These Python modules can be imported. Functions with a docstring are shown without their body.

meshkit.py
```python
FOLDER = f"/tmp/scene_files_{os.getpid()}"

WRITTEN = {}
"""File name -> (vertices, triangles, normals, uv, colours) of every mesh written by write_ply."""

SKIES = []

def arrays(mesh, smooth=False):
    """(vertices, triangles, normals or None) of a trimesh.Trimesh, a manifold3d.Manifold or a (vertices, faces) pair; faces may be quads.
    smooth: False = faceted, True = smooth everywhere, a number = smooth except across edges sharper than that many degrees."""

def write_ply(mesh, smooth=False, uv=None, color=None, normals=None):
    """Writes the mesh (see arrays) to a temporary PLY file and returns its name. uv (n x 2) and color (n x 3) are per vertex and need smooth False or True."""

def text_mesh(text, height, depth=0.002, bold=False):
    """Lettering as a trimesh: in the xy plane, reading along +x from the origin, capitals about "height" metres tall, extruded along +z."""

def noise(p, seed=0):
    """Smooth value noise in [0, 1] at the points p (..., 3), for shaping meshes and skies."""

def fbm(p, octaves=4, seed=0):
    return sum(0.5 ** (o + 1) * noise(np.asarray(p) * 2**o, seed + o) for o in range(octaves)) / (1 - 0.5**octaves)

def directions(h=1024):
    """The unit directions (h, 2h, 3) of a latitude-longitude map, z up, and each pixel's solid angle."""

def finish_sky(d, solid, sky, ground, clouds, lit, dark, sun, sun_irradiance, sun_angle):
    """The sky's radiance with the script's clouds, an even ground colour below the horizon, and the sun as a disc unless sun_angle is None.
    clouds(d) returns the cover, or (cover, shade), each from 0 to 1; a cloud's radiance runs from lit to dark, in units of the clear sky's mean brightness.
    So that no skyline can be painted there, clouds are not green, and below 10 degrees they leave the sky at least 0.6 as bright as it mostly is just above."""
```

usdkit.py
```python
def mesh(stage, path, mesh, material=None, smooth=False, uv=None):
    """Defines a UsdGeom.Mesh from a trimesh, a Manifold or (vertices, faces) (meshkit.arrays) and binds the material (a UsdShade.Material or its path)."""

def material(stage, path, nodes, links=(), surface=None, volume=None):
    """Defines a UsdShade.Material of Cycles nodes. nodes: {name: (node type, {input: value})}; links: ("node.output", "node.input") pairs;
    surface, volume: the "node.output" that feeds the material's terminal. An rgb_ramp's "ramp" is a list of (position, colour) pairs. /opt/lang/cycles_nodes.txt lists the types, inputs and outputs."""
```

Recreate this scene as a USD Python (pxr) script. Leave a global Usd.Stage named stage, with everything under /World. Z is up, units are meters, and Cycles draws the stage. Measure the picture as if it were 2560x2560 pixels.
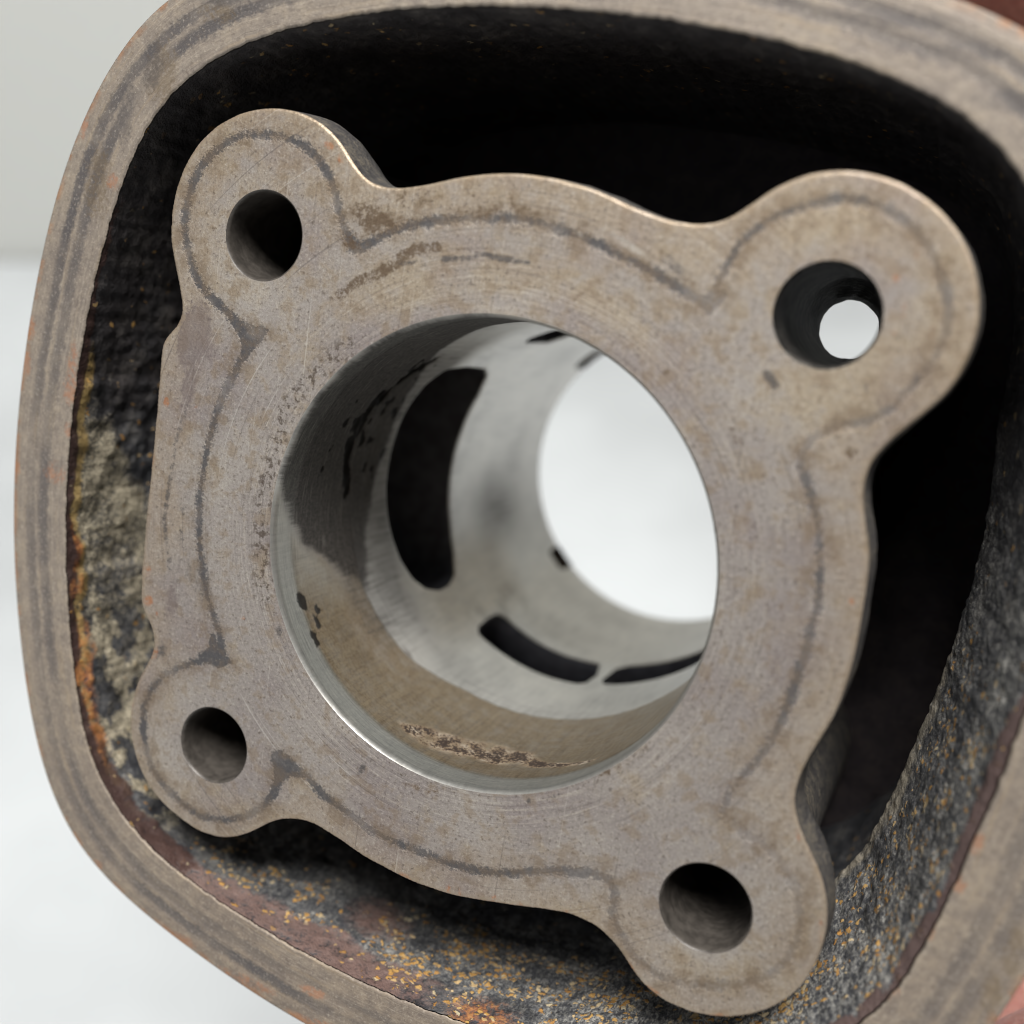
import math, json, numpy as np, trimesh, manifold3d, usdkit
from pxr import Usd, UsdGeom, UsdLux, UsdShade, Gf, Sdf, Vt
from scipy.spatial import Delaunay, cKDTree
from scipy.interpolate import splprep, splev
from shapely.geometry import Polygon, Point, LineString, LinearRing
import shapely

stage = Usd.Stage.CreateInMemory()
UsdGeom.SetStageUpAxis(stage, 'Z'); UsdGeom.SetStageMetersPerUnit(stage, 1.0)
UsdGeom.Xform.Define(stage, '/World')
rng = np.random.default_rng(7)

# ------------------------------------------------------------------ camera
# the cylinder's own frame is in millimetres: origin on the bore axis, z = 0 the machined top face, z up out of the face
DECK = [[-34.0,23.6],[-33.98,25.43],[-33.62,27.29],[-32.86,29.3],[-31.8,30.85],[-30.04,32.4],[-28.01,33.55],[-25.32,34.24],[-22.86,34.41],[-21.0,34.05],[-19.26,33.32],[-17.5,32.03],[-16.31,30.62],[-14.79,29.6],[-12.85,29.0],[-10.74,29.29],[-8.73,29.82],[-6.59,30.49],[-4.46,30.93],[-2.35,31.24],[-0.59,31.36],[2.03,31.27],[4.69,30.85],[6.8,30.3],[9.06,29.71],[11.29,29.26],[12.87,29.12],[14.3,29.23],[15.46,29.72],[16.7,30.64],[18.18,31.79],[19.76,32.98],[21.14,33.63],[22.67,34.07],[24.26,34.1],[26.3,33.89],[28.07,33.45],[29.65,32.61],[31.11,31.58],[32.36,30.17],[33.38,28.61],[34.03,27.13],[34.39,25.47],[34.44,23.95],[34.18,21.94],[33.4,19.91],[32.11,17.99],[30.72,16.37],[29.85,15.0],[29.29,13.67],[29.24,12.25],[29.48,10.74],[30.04,8.98],[30.51,7.5],[30.75,6.0],[30.88,3.93],[31.06,1.58],[31.02,-1.01],[30.76,-3.4],[30.31,-5.94],[29.65,-8.42],[29.12,-10.09],[28.89,-11.73],[29.02,-13.22],[29.6,-14.62],[30.47,-15.92],[31.51,-17.13],[32.32,-18.45],[32.85,-20.04],[33.12,-21.89],[33.14,-24.2],[32.73,-26.52],[31.68,-28.76],[30.07,-30.68],[28.28,-31.86],[26.44,-32.62],[24.43,-32.98],[22.26,-32.8],[20.12,-32.07],[18.45,-30.66],[16.94,-29.25],[15.55,-28.6],[13.81,-28.26],[11.94,-28.33],[10.11,-28.75],[8.27,-29.1],[6.0,-29.56],[3.47,-30.06],[1.51,-30.25],[-0.54,-30.26],[-2.72,-30.18],[-5.01,-29.78],[-7.48,-29.26],[-9.13,-28.82],[-11.19,-28.22],[-12.54,-28.01],[-14.28,-28.21],[-15.78,-28.73],[-17.24,-29.73],[-18.95,-31.02],[-20.23,-31.97],[-22.02,-32.56],[-24.41,-32.71],[-26.68,-32.14],[-28.47,-31.36],[-30.31,-30.21],[-31.43,-29.25],[-32.54,-27.47],[-33.05,-25.82],[-33.53,-23.58],[-33.56,-21.85],[-33.22,-20.07],[-32.37,-18.28],[-31.77,-16.83],[-31.68,-15.47],[-31.95,-14.29],[-32.79,-13.06],[-33.51,-12.0],[-33.66,-10.6],[-33.76,-7.53],[-33.85,-4.53],[-33.8,-1.5],[-33.76,1.51],[-33.73,4.62],[-33.76,7.74],[-33.77,11.19],[-33.64,13.23],[-32.6,14.33],[-32.08,15.54],[-31.98,16.67],[-32.32,17.73],[-32.93,19.16],[-33.45,20.73],[-33.87,22.52]]
GASKET = [[-24.66,15.17],[-25.87,16.09],[-27.51,16.95],[-29.17,17.81],[-30.42,18.93],[-31.36,20.27],[-32.12,22.0],[-32.55,23.77],[-32.42,25.6],[-32.14,27.07],[-31.54,28.56],[-30.38,29.92],[-29.0,31.1],[-27.17,31.97],[-24.67,32.2],[-22.57,32.05],[-20.86,31.53],[-19.52,30.64],[-18.34,29.4],[-17.54,27.95],[-16.94,26.48],[-16.26,25.19],[-15.42,24.26],[-14.67,23.92],[-12.66,25.11],[-10.49,26.22],[-7.94,26.93],[-5.39,27.4],[-2.7,27.71],[-0.04,27.91],[2.12,27.64],[4.45,27.2],[6.23,26.78],[8.03,26.14],[9.79,25.59],[11.56,24.96],[13.31,24.26],[14.72,23.6],[15.36,23.46],[15.79,24.61],[16.18,25.89],[16.6,27.02],[17.02,28.13],[18.02,29.38],[19.34,30.51],[20.85,31.27],[22.36,31.88],[23.75,32.25],[25.21,32.2],[26.87,31.81],[28.45,30.99],[29.8,29.87],[30.9,28.58],[31.79,26.97],[32.38,25.47],[32.48,24.03],[32.3,22.55],[31.64,20.97],[31.02,19.82],[30.06,18.22],[28.58,16.9],[26.77,16.34],[25.43,15.48],[24.57,14.46],[24.36,13.16],[25.13,11.58],[25.97,10.01],[26.6,8.39],[27.1,6.59],[27.39,4.72],[27.71,2.69],[27.56,0.69],[27.57,-0.96],[27.35,-3.02],[27.0,-5.3],[26.88,-6.32],[26.34,-8.53],[25.57,-10.48],[24.74,-12.13],[23.92,-13.96],[23.89,-15.57],[25.4,-16.51],[26.95,-16.89],[28.59,-17.77],[29.79,-18.96],[30.72,-20.41],[31.23,-22.2],[31.37,-23.77],[30.94,-25.74],[29.82,-27.62],[27.77,-29.15],[25.73,-30.12],[23.6,-30.75],[21.49,-30.8],[19.23,-30.12],[18.62,-29.58],[17.29,-28.16],[16.53,-26.91],[16.53,-25.38],[16.29,-24.52],[15.47,-23.95],[14.01,-23.98],[11.35,-24.73],[8.69,-25.79],[5.95,-26.82],[4.03,-27.18],[1.06,-27.39],[-1.41,-27.22],[-4.13,-27.11],[-6.71,-26.74],[-9.66,-25.65],[-11.94,-24.84],[-13.55,-23.59],[-14.94,-23.19],[-16.11,-22.73],[-16.63,-23.08],[-16.53,-24.71],[-16.76,-26.44],[-17.68,-28.19],[-19.35,-29.56],[-21.78,-30.77],[-24.35,-31.16],[-26.59,-30.58],[-28.67,-29.49],[-30.29,-28.25],[-31.21,-26.57],[-31.92,-24.62],[-32.07,-22.09],[-31.41,-20.21],[-30.14,-18.4],[-28.6,-17.15],[-26.36,-15.94],[-24.55,-15.46],[-23.57,-14.9],[-24.4,-12.81],[-25.28,-11.21],[-26.19,-9.42],[-26.87,-7.57],[-27.5,-5.12],[-27.89,-2.83],[-28.06,-0.31],[-27.95,2.63],[-27.66,5.0],[-27.08,7.77],[-26.43,9.77],[-25.39,12.19],[-24.71,13.77],[-24.42,14.92]]
RIM_OUT_LEFT = [[-36.45,42.52],[-37.88,41.41],[-39.96,39.64],[-41.58,37.76],[-42.99,35.69],[-44.17,33.33],[-45.1,30.53],[-46.25,27.44],[-47.16,23.96],[-48.49,19.58],[-49.16,15.57],[-49.7,11.09],[-50.06,7.15],[-50.3,3.44],[-50.2,-0.66],[-49.95,-4.82],[-49.41,-10.0],[-48.79,-14.19],[-48.02,-18.34],[-47.16,-22.21],[-46.02,-26.33],[-44.89,-29.7],[-43.42,-32.68],[-41.67,-35.31],[-39.3,-37.99],[-36.41,-40.48],[-33.36,-42.18],[-29.64,-43.61],[-25.71,-44.91],[-21.9,-45.76],[-18.21,-46.58],[-14.55,-47.4],[-10.98,-48.01]]
RIM_IN_TRACED = [[-19.84,41.88],[-22.74,41.27],[-25.7,40.35],[-28.71,39.22],[-31.31,37.85],[-33.74,36.27],[-35.76,34.39],[-37.28,31.93],[-38.83,28.93],[-39.94,26.23],[-40.83,23.37],[-41.46,20.47],[-42.28,16.53],[-42.65,12.55],[-43.04,10.22],[-43.42,7.68],[-43.52,3.64],[-43.62,-0.42],[-43.38,-4.51],[-43.0,-8.57],[-42.37,-12.66],[-41.63,-17.31],[-40.75,-21.22],[-39.96,-24.3],[-39.05,-26.89],[-38.04,-29.03],[-36.59,-31.03],[-34.88,-32.74],[-33.17,-33.96],[-30.98,-35.71],[-29.13,-36.68],[-26.54,-37.57],[-23.98,-38.45],[-21.54,-38.92],[-17.83,-40.02],[-14.24,-40.69],[-10.81,-41.02],[-7.39,-41.47],[-4.05,-41.76],[0.13,-41.86],[3.27,-41.87],[4.91,-41.91],[37.47,-28.87],[38.43,-26.65],[39.53,-24.44],[40.38,-21.34],[40.87,-18.57],[41.4,-15.49],[41.91,-12.31],[42.41,-9.35],[42.96,-5.92],[43.31,-2.3],[35.19,35.22],[33.82,36.58],[32.28,37.55],[30.04,38.56],[27.81,39.55],[25.54,40.41],[23.28,41.08],[21.04,41.62],[18.72,42.25],[15.63,42.74],[12.51,43.21],[9.31,43.5],[4.98,43.76],[1.63,43.87],[-1.78,43.83],[-5.23,43.7],[-8.81,43.57],[-12.41,43.13],[-15.19,42.64],[-17.02,42.2]]
BLOBS = [
 ["b", -11.09, 28.38, 4.49, 1.21, 0.44, -1.22, 0.55],
 ["b", -3.17, 28.48, 5.72, 0.65, 0.24, -1.54, 0.5],
 ["b", 3.74, 28.04, 3.77, -1.09, -0.37, -1.16, 0.45],
 ["b", 11.15, 26.52, 2.95, -1.73, -0.48, -0.75, 0.4],
 ["b", -27.27, 29.15, 2.43, 0.25, 0.25, -2.01, 0.35],
 ["b", -23.46, 28.19, 1.98, 0.21, 0.17, -1.33, 0.35],
 ["b", 27.15, 18.22, 3.27, 0.57, 0.34, -1.71, 0.3],
 ["b", 20.3, -17.2, 3.25, 2.46, 0.66, -1.11, 0.3],
 ["b", -13.81, 26.45, 2.55, -0.48, -0.38, -1.44, 0.9],
 ["b", -15.45, 24.44, 1.71, -0.05, -0.06, -0.99, 0.8],
 ["b", -9.04, 27.01, 3.91, 0.46, 0.08, -0.51, 0.5],
 ["b", 5.05, 28.13, 0.9, -0.18, -0.08, -0.35, 0.6],
 ["d", 12.36, 25.93, 1.14, -0.8, -0.4, -0.52, 0.7],
 ["w", 8.5, 27.03, 2.18, -0.96, -0.15, -0.32, 0.9],
 ["w", 4.52, 27.36, 1.22, -0.46, -0.1, -0.22, 0.6],
 ["t", 7.09, 21.99, 2.92, -1.35, -0.49, -0.94, 0.7],
 ["t", 11.43, 19.55, 1.45, -1.19, -0.62, -0.7, 0.5],
 ["t", -10.03, 21.17, 5.77, 2.78, 1.02, -1.72, 0.5],
 ["t", 0.07, 23.52, 5.38, 0.03, 0.01, -1.26, 0.5],
 ["y", -27.16, 33.26, 0.97, 0.08, 0.07, -0.53, 0.7],
 ["r", -18.8, 31.9, 0.88, -0.4, -0.22, -0.34, 0.8],
 ["r", -17.42, 30.86, 0.34, 0.15, 0.34, -0.58, 0.7],
 ["p", -30.26, 13.89, 1.72, 0.06, -0.18, -3.34, 1.0],
 ["p", -30.44, 9.68, 0.86, -0.01, -0.35, -2.59, 0.8],
 ["p", -28.71, 12.87, 0.85, 0.13, 0.17, -1.42, 0.6],
 ["d", -29.89, -1.76, 0.62, 0.13, 0.11, -0.97, 0.6],
 ["d", -29.72, -4.48, 0.53, 0.12, 0.15, -1.28, 0.6],
 ["d", -30.51, -7.18, 0.62, 0.14, 0.09, -0.84, 0.6],
 ["d", -28.56, -7.51, 0.53, 0.12, 0.16, -1.36, 0.5],
 ["d", -26.89, -8.29, 1.4, 0.22, 0.04, -2.71, 0.5],
 ["d", -29.76, -8.96, 0.71, 0.17, 0.06, -0.53, 0.5],
 ["p", -30.01, -10.79, 0.81, 0.1, -0.09, -1.83, 0.7],
 ["o", -32.74, 7.58, 0.4, 0.07, 0.06, -0.51, 0.9],
 ["o", -32.63, -11.5, 0.73, 0.18, 0.06, -0.58, 1.0],
 ["o", -31.44, -16.42, 0.45, 0.01, -0.14, -0.74, 1.0],
 ["o", -29.49, 7.63, 0.43, 0.08, 0.03, -0.29, 0.7],
 ["o", -33.13, -8.57, 0.55, 0.13, 0.08, -0.77, 0.8],
 ["o", -31.58, -12.56, 0.36, 0.09, 0.03, -0.31, 0.7],
 ["o", -34.1, 7.56, 0.27, 0.05, 0.16, -1.47, 0.5],
 ["o", -33.58, -22.14, 0.33, 0.09, 0.06, -0.56, 0.8],
 ["o", -33.49, 2.02, 0.36, 0.04, 0.01, -1.52, 0.5],
 ["o", -22.17, -10.63, 0.51, 0.13, 0.04, -0.3, 0.6],
 ["d", -18.15, -10.97, 0.36, 0.15, 0.24, -0.69, 0.8],
 ["d", -17.32, -12.1, 0.25, 0.06, 0.03, -0.22, 0.8],
 ["d", -8.06, -21.31, 0.3, -0.04, -0.19, -0.62, 1.0],
 ["d", 7.81, -19.44, 0.21, 0.07, 0.05, -0.28, 0.9],
 ["d", 9.92, -18.34, 0.85, 0.43, 0.09, -0.26, 0.6],
 ["d", -26.19, -20.17, 0.8, 0.22, 0.05, -0.39, 0.5],
 ["d", -30.82, -16.09, 0.71, -0.04, -0.28, -0.98, 0.7],
 ["y", 31.54, -23.82, 0.77, 0.13, 0.09, -2.55, 0.8],
 ["y", 29.44, -16.98, 0.62, 0.58, 0.72, -0.99, 0.4],
 ["y", 27.03, -28.69, 4.26, 2.54, 0.58, -1.56, 0.6],
 ["y", 31.0, -27.53, 1.1, 1.78, 1.19, -0.9, 0.6],
 ["t", 23.49, -29.31, 4.06, -0.06, -0.3, -2.18, 0.5],
 ["o", 28.46, 27.06, 0.38, -0.02, 0.02, -0.61, 0.7],
 ["o", 29.44, 25.22, 0.33, -0.04, -0.04, -0.83, 0.6],
 ["o", 29.5, 28.88, 0.37, 0.05, 0.08, -0.38, 0.6],
 ["o", 31.57, 23.85, 0.38, -0.01, 0.05, -1.39, 0.4],
 ["o", 29.05, 23.46, 0.38, 0.06, 0.11, -0.55, 0.5],
 ["o", 32.48, 25.94, 0.36, 0.05, 0.11, -0.54, 0.6],
 ["o", 24.97, 29.14, 1.09, 0.14, 0.06, -0.28, 0.4],
 ["o", 23.43, 31.21, 0.66, 0.08, 0.07, -0.33, 0.5],
 ["t", 27.75, 19.5, 5.35, 2.52, 1.38, -2.87, 0.8],
 ["t", 31.86, 22.47, 1.87, -0.05, 0.15, -3.92, 0.6],
 ["t", 23.32, 30.36, 3.82, 0.45, 0.38, -1.94, 0.5],
 ["b", 27.87, 14.47, 0.72, 0.14, 0.09, -0.46, 0.8],
 ["b", 19.35, 14.11, 0.54, 0.39, 0.7, -0.99, 0.6],
 ["b", 22.04, 7.18, 0.29, 0.06, 0.29, -1.51, 0.5],
 ["d", 21.15, 18.69, 0.32, 0.3, 0.82, -0.87, 0.8],
 ["d", 31.2, 20.37, 0.38, -0.01, 0.03, -0.73, 0.6],
 ["d", 27.81, 19.22, 0.44, 0.07, 0.11, -0.57, 0.5],
 ["o", 30.03, 3.54, 0.28, 0.07, 0.07, -0.33, 0.9],
 ["b", 13.16, 17.97, 0.39, 0.31, 0.2, -0.23, 0.7],
 ["b", 10.38, 20.0, 0.63, 0.1, 0.05, -0.3, 0.4],
 ["o", 18.83, -31.07, 0.23, 0.3, 0.81, -0.73, 0.9],
 ["o", 20.8, -32.36, 1.2, -0.39, -0.14, -0.36, 0.9],
 ["o", 1.82, -29.94, 0.3, 0.1, 0.11, -0.74, 0.9],
 ["o", 2.97, -29.82, 0.22, 0.08, 0.09, -0.59, 0.8],
 ["o", 6.12, -29.1, 0.29, 0.1, 0.09, -0.58, 0.9],
 ["o", 8.51, -28.75, 0.35, 0.12, 0.07, -0.43, 0.8],
 ["o", -2.55, -29.97, 0.86, -0.18, -0.12, -0.31, 0.8],
 ["y", -3.53, -29.32, 0.54, 0.18, 0.08, -0.52, 0.7],
 ["o", 12.64, -28.12, 0.34, 0.12, 0.06, -0.35, 0.8],
 ["o", 15.84, -29.02, 0.27, 0.1, 0.07, -0.42, 0.8],
 ["o", 32.86, -22.3, 0.23, 0.08, 0.32, -1.61, 0.7],
 ["o", 29.78, -15.51, 0.2, 0.16, 0.47, -0.8, 0.8],
 ["o", 26.11, -32.61, 1.85, 0.73, 0.04, -0.21, 0.7],
]
MARKS = [
 ["b", 0.5, 0.9, [[-15.98, 19.84], [-14.59, 21.05], [-12.61, 21.98], [-11.05, 23.02], [-10.43, 23.92], [-9.04, 24.52], [-7.63, 24.92]]],
 ["d", 0.25, 0.8, [[-6.75, 23.97], [-4.64, 24.33], [-3.47, 24.8], [-2.21, 24.65], [0.57, 24.69]]],
 ["d", 0.25, 0.5, [[-10.68, 23.06], [-7.12, 24.01]]],
 ["k", 0.9, 1, [[-14.6, 15.52], [-17.03, 12.99], [-19.16, 10.7], [-20.23, 7.83], [-20.53, 5.25], [-21.07, 2.96], [-21.26, 1.08], [-21.06, -2.21], [-20.77, -5.53], [-20.11, -8.02]]],
 ["d", 0.3, 0.6, [[-30.32, 7.85], [-31.26, 4.33], [-31.5, 0.5], [-31.76, -3.38], [-30.58, -7.78]]],
 ["b", 0.3, 0.5, [[-10.0, -20.65], [-7.06, -21.12], [-3.82, -21.29], [-0.27, -21.33]]],
 ["b", 0.35, 0.6, [[13.54, -15.61], [16.19, -13.05], [17.01, -11.94]]],
 ["w", 0.12, 0.8, [[-0.41, -20.43], [2.67, -20.42], [5.53, -20.64]]],
 ["w", 0.1, 0.6, [[-8.84, -20.12], [-5.87, -20.96]]],
 ["d", 0.3, 0.35, [[29.13, 18.28], [31.53, 20.14], [32.85, 22.91]]],
]
WEDGES = [[[-27.45,16.82],[-25.13,15.85],[-22.77,15.72],[-23.77,14.36],[-25.06,12.56],[-25.09,14.16],[-26.0,15.37]],[[-25.3,-12.97],[-24.28,-14.08],[-22.94,-15.15],[-24.19,-15.95],[-26.29,-15.39],[-25.27,-14.42]],[[-17.25,-22.73],[-16.56,-22.29],[-15.58,-22.51],[-13.68,-23.92],[-14.83,-23.99],[-15.78,-24.35],[-16.49,-25.57]],[[-15.9,24.38],[-15.05,23.82],[-13.51,24.28],[-14.54,23.49],[-15.65,23.68]],[[13.88,23.94],[14.65,23.63],[15.52,22.76],[15.95,23.27],[16.66,24.42],[15.87,24.52],[15.23,23.83]]]
CAM_ROT = [[0.91912,0.14757,-0.3653],[0.20498,-0.97094,0.12351],[-0.33646,-0.1884,-0.92266]]
CAM_T = [-2.892,3.974,96.158]
FOCAL_PX = 2870.2
HOLES = [[-24.16,23.74],[24.24,23.95],[-23.77,-23.65],[23.91,-23.75]]

PITCH = math.radians(35)
CAM = np.array([0, 0, 0.36])
FWD = np.array([0, math.cos(PITCH), -math.sin(PITCH)]); RIGHT = np.array([1.0, 0, 0]); UP = np.array([0, math.sin(PITCH), math.cos(PITCH)])
cam = UsdGeom.Camera.Define(stage, '/World/camera')
m = np.eye(4); m[0, :3] = RIGHT; m[1, :3] = UP; m[2, :3] = -FWD; m[3, :3] = CAM
cam.AddTransformOp().Set(Gf.Matrix4d(*m.ravel().tolist()))
APERTURE = 36.0
cam.CreateHorizontalApertureAttr(APERTURE); cam.CreateVerticalApertureAttr(APERTURE)
cam.CreateFocalLengthAttr(APERTURE * FOCAL_PX / 2560)
cam.CreateClippingRangeAttr(Gf.Vec2f(0.01, 50))
cam.CreateFocusDistanceAttr(0.102); cam.CreateFStopAttr(16.0)
cam.CreateExposureAttr(0.0)

# cylinder frame -> world
R = np.array(CAM_ROT); T = np.array(CAM_T) / 1000
B = np.stack([RIGHT, -UP, FWD])                 # camera axes right, down, forward as rows
OBJ = np.eye(4); OBJ[:3, :3] = (B.T @ R).T      # rows: where the frame's x, y, z go (row vectors)
OBJ[3, :3] = CAM + B.T @ T
OBJ_MATRIX = Gf.Matrix4d(*OBJ.ravel().tolist()).GetOrthonormalized()

# ------------------------------------------------------------------ light (an indoor photograph: soft ceiling panel, added weak fill from behind the camera)
def rect_light(name, pos, aim, w, h, intensity, color):
    l = UsdLux.RectLight.Define(stage, '/World/' + name)
    z = np.array(pos, float) - np.array(aim, float); z /= np.linalg.norm(z)
    x = np.cross([0, 1, 0.01], z); x /= np.linalg.norm(x); y = np.cross(z, x)
    mm_ = np.eye(4); mm_[0, :3] = x; mm_[1, :3] = y; mm_[2, :3] = z; mm_[3, :3] = pos
    l.AddTransformOp().Set(Gf.Matrix4d(*mm_.ravel().tolist()))
    l.CreateWidthAttr(w); l.CreateHeightAttr(h); l.CreateIntensityAttr(intensity); l.CreateColorAttr(Gf.Vec3f(*color))
    return l
rect_light('ceiling_light', (0.04, -0.26, 1.75), (0, 0.1, 0.3), 0.7, 0.7, 29.0, (1.0, 0.985, 0.96))
rect_light('fill_light', (-1.2, -0.9, 1.2), (0, 0.15, 0.25), 1.4, 1.4, 1.1, (0.93, 0.96, 1.0))  # added soft fill for the dark camera side, no source seen

# ------------------------------------------------------------------ helpers
class G:
    """A small material graph: n() adds a node; O('node.socket') inputs become links."""
    def __init__(self): self.nodes, self.links, self.k = {}, [], 0
    def n(self, kind, **inp):
        name = f'n{self.k}'; self.k += 1; vals = {}
        for a, b in inp.items():
            if isinstance(b, O): self.links.append((b.s, f'{name}.{a}'))
            else: vals[a] = b
        self.nodes[name] = (kind, vals)
        return name
    def math(self, op, a, b=0.0, c=0.0, clamp=False): return O(self.n('math', math_type=op, value1=a, value2=b, value3=c, use_clamp=clamp) + '.value')
    def add(self, a, b): return self.math('add', a, b)
    def sub(self, a, b): return self.math('subtract', a, b)
    def mul(self, a, b): return self.math('multiply', a, b)
    def step(self, v, lo, hi, a=0.0, b=1.0):
        return O(self.n('map_range', range_type='smoothstep', value=v, from_min=lo, from_max=hi, to_min=a, to_max=b, clamp=True) + '.result')
    def noise(self, vec, scale, detail=3, rough=0.55, dist=0.0): return O(self.n('noise_texture', vector=vec, scale=scale, detail=detail, roughness=rough, distortion=dist) + '.fac')
    def mapv(self, vec, scale=(1, 1, 1), loc=(0, 0, 0), rot=(0, 0, 0)): return O(self.n('mapping', vector=vec, scale=scale, location=loc, rotation=rot) + '.vector')
    def mix(self, fac, a, b, kind='mix'): return O(self.n('mix', mix_type=kind, fac=fac, color1=a, color2=b) + '.color')
    def ramp(self, fac, stops): return O(self.n('rgb_ramp', fac=fac, ramp=stops) + '.color')
    def attr(self, name, out='vector'): return O(self.n('attribute', attribute=name) + '.' + out)
    def sep(self, v):
        s = self.n('separate_xyz', vector=v); return O(s + '.x'), O(s + '.y'), O(s + '.z')
    def comb(self, x, y, z): return O(self.n('combine_xyz', x=x, y=y, z=z) + '.vector')
    def bump(self, h, strength, distance): return O(self.n('bump', height=h, strength=strength, distance=distance) + '.normal')
    def finish(self, name, surface):
        return usdkit.material(stage, '/World/Looks/' + name, self.nodes, self.links, surface=surface.s if isinstance(surface, O) else surface)
class O:
    def __init__(self, s): self.s = s

def srgb(r, g, b):
    return tuple(((c / 255) / 12.92 if c / 255 <= 0.04045 else ((c / 255 + 0.055) / 1.055) ** 2.4) for c in (r, g, b))

_taken = {}
def path_for(parent, name):
    k = (parent, name); n = _taken.get(k, -1) + 1; _taken[k] = n
    return f'{parent}/{name}' + (f'_{n:03d}' if n else '')

def put(parent, name, v, f, mat, pv=None, smooth=True, label=None):
    """One Mesh prim from millimetre vertices; pv: per-vertex primvars (n,) or (n, 3)."""
    v = np.asarray(v, float); f = np.asarray(f, int)
    path = path_for(parent, name)
    if smooth is True:
        n = np.zeros_like(v); fn = np.cross(v[f[:, 1]] - v[f[:, 0]], v[f[:, 2]] - v[f[:, 0]])
        for k in range(3): np.add.at(n, f[:, k], fn)
        n /= np.maximum(np.linalg.norm(n, axis=1, keepdims=True), 1e-12)
    msh = UsdGeom.Mesh.Define(stage, path)
    msh.CreatePointsAttr(Vt.Vec3fArray.FromNumpy((v / 1000).astype(np.float32)))
    msh.CreateFaceVertexCountsAttr(Vt.IntArray.FromNumpy(np.full(len(f), 3, np.int32)))
    msh.CreateFaceVertexIndicesAttr(Vt.IntArray.FromNumpy(f.astype(np.int32).ravel()))
    msh.CreateSubdivisionSchemeAttr('none')
    if smooth is True:
        msh.CreateNormalsAttr(Vt.Vec3fArray.FromNumpy(n.astype(np.float32))); msh.SetNormalsInterpolation('vertex')
    api = UsdGeom.PrimvarsAPI(msh)
    pv = dict(pv or {}); pv.setdefault('co', v)
    for k, a in pv.items():
        a = np.asarray(a, np.float32)
        if a.ndim == 1: a = np.repeat(a[:, None], 3, 1)
        api.CreatePrimvar(k, Sdf.ValueTypeNames.Float3Array, 'vertex').Set(Vt.Vec3fArray.FromNumpy(np.ascontiguousarray(a)))
    UsdShade.MaterialBindingAPI.Apply(msh.GetPrim()).Bind(mat)
    if label: msh.GetPrim().SetCustomDataByKey('label', label)
    return path

def vnoise(p, seed=0):
    """smooth value noise in [0, 1]"""
    import meshkit
    return meshkit.noise(p, seed)
TURN = trimesh.transformations.euler_matrix(0.7, 0.9, 0.5)[:3, :3]
def fbm(p, octaves=4, seed=0):
    a, s, t = 1.0, 0.0, 0.0
    for o in range(octaves):
        p = p @ TURN; s = s + a * vnoise(p * 2.03 ** o, seed + o); t += a; a *= 0.5
    return s / t

def smooth_closed(pts, sm, n=1500):
    p = np.array(pts, float); p = np.vstack([p, p[:1]])
    keep = np.r_[True, np.linalg.norm(np.diff(p, axis=0), axis=1) > 1e-6]; p = p[keep]
    p[-1] = p[0]
    tck, _ = splprep(p.T, s=len(p) * sm * sm, per=True)
    q = np.array(splev(np.linspace(0, 1, n, endpoint=False), tck)).T
    if Polygon(q).exterior.is_ccw is False: q = q[::-1]
    return q
def resample(q, h=None, n=None):
    c = np.vstack([q, q[:1]]); d = np.r_[0, np.cumsum(np.linalg.norm(np.diff(c, axis=0), axis=1))]
    n = n or max(8, int(round(d[-1] / h)))
    t = np.linspace(0, d[-1], n, endpoint=False)
    return np.stack([np.interp(t, d, c[:, 0]), np.interp(t, d, c[:, 1])], 1)
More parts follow.
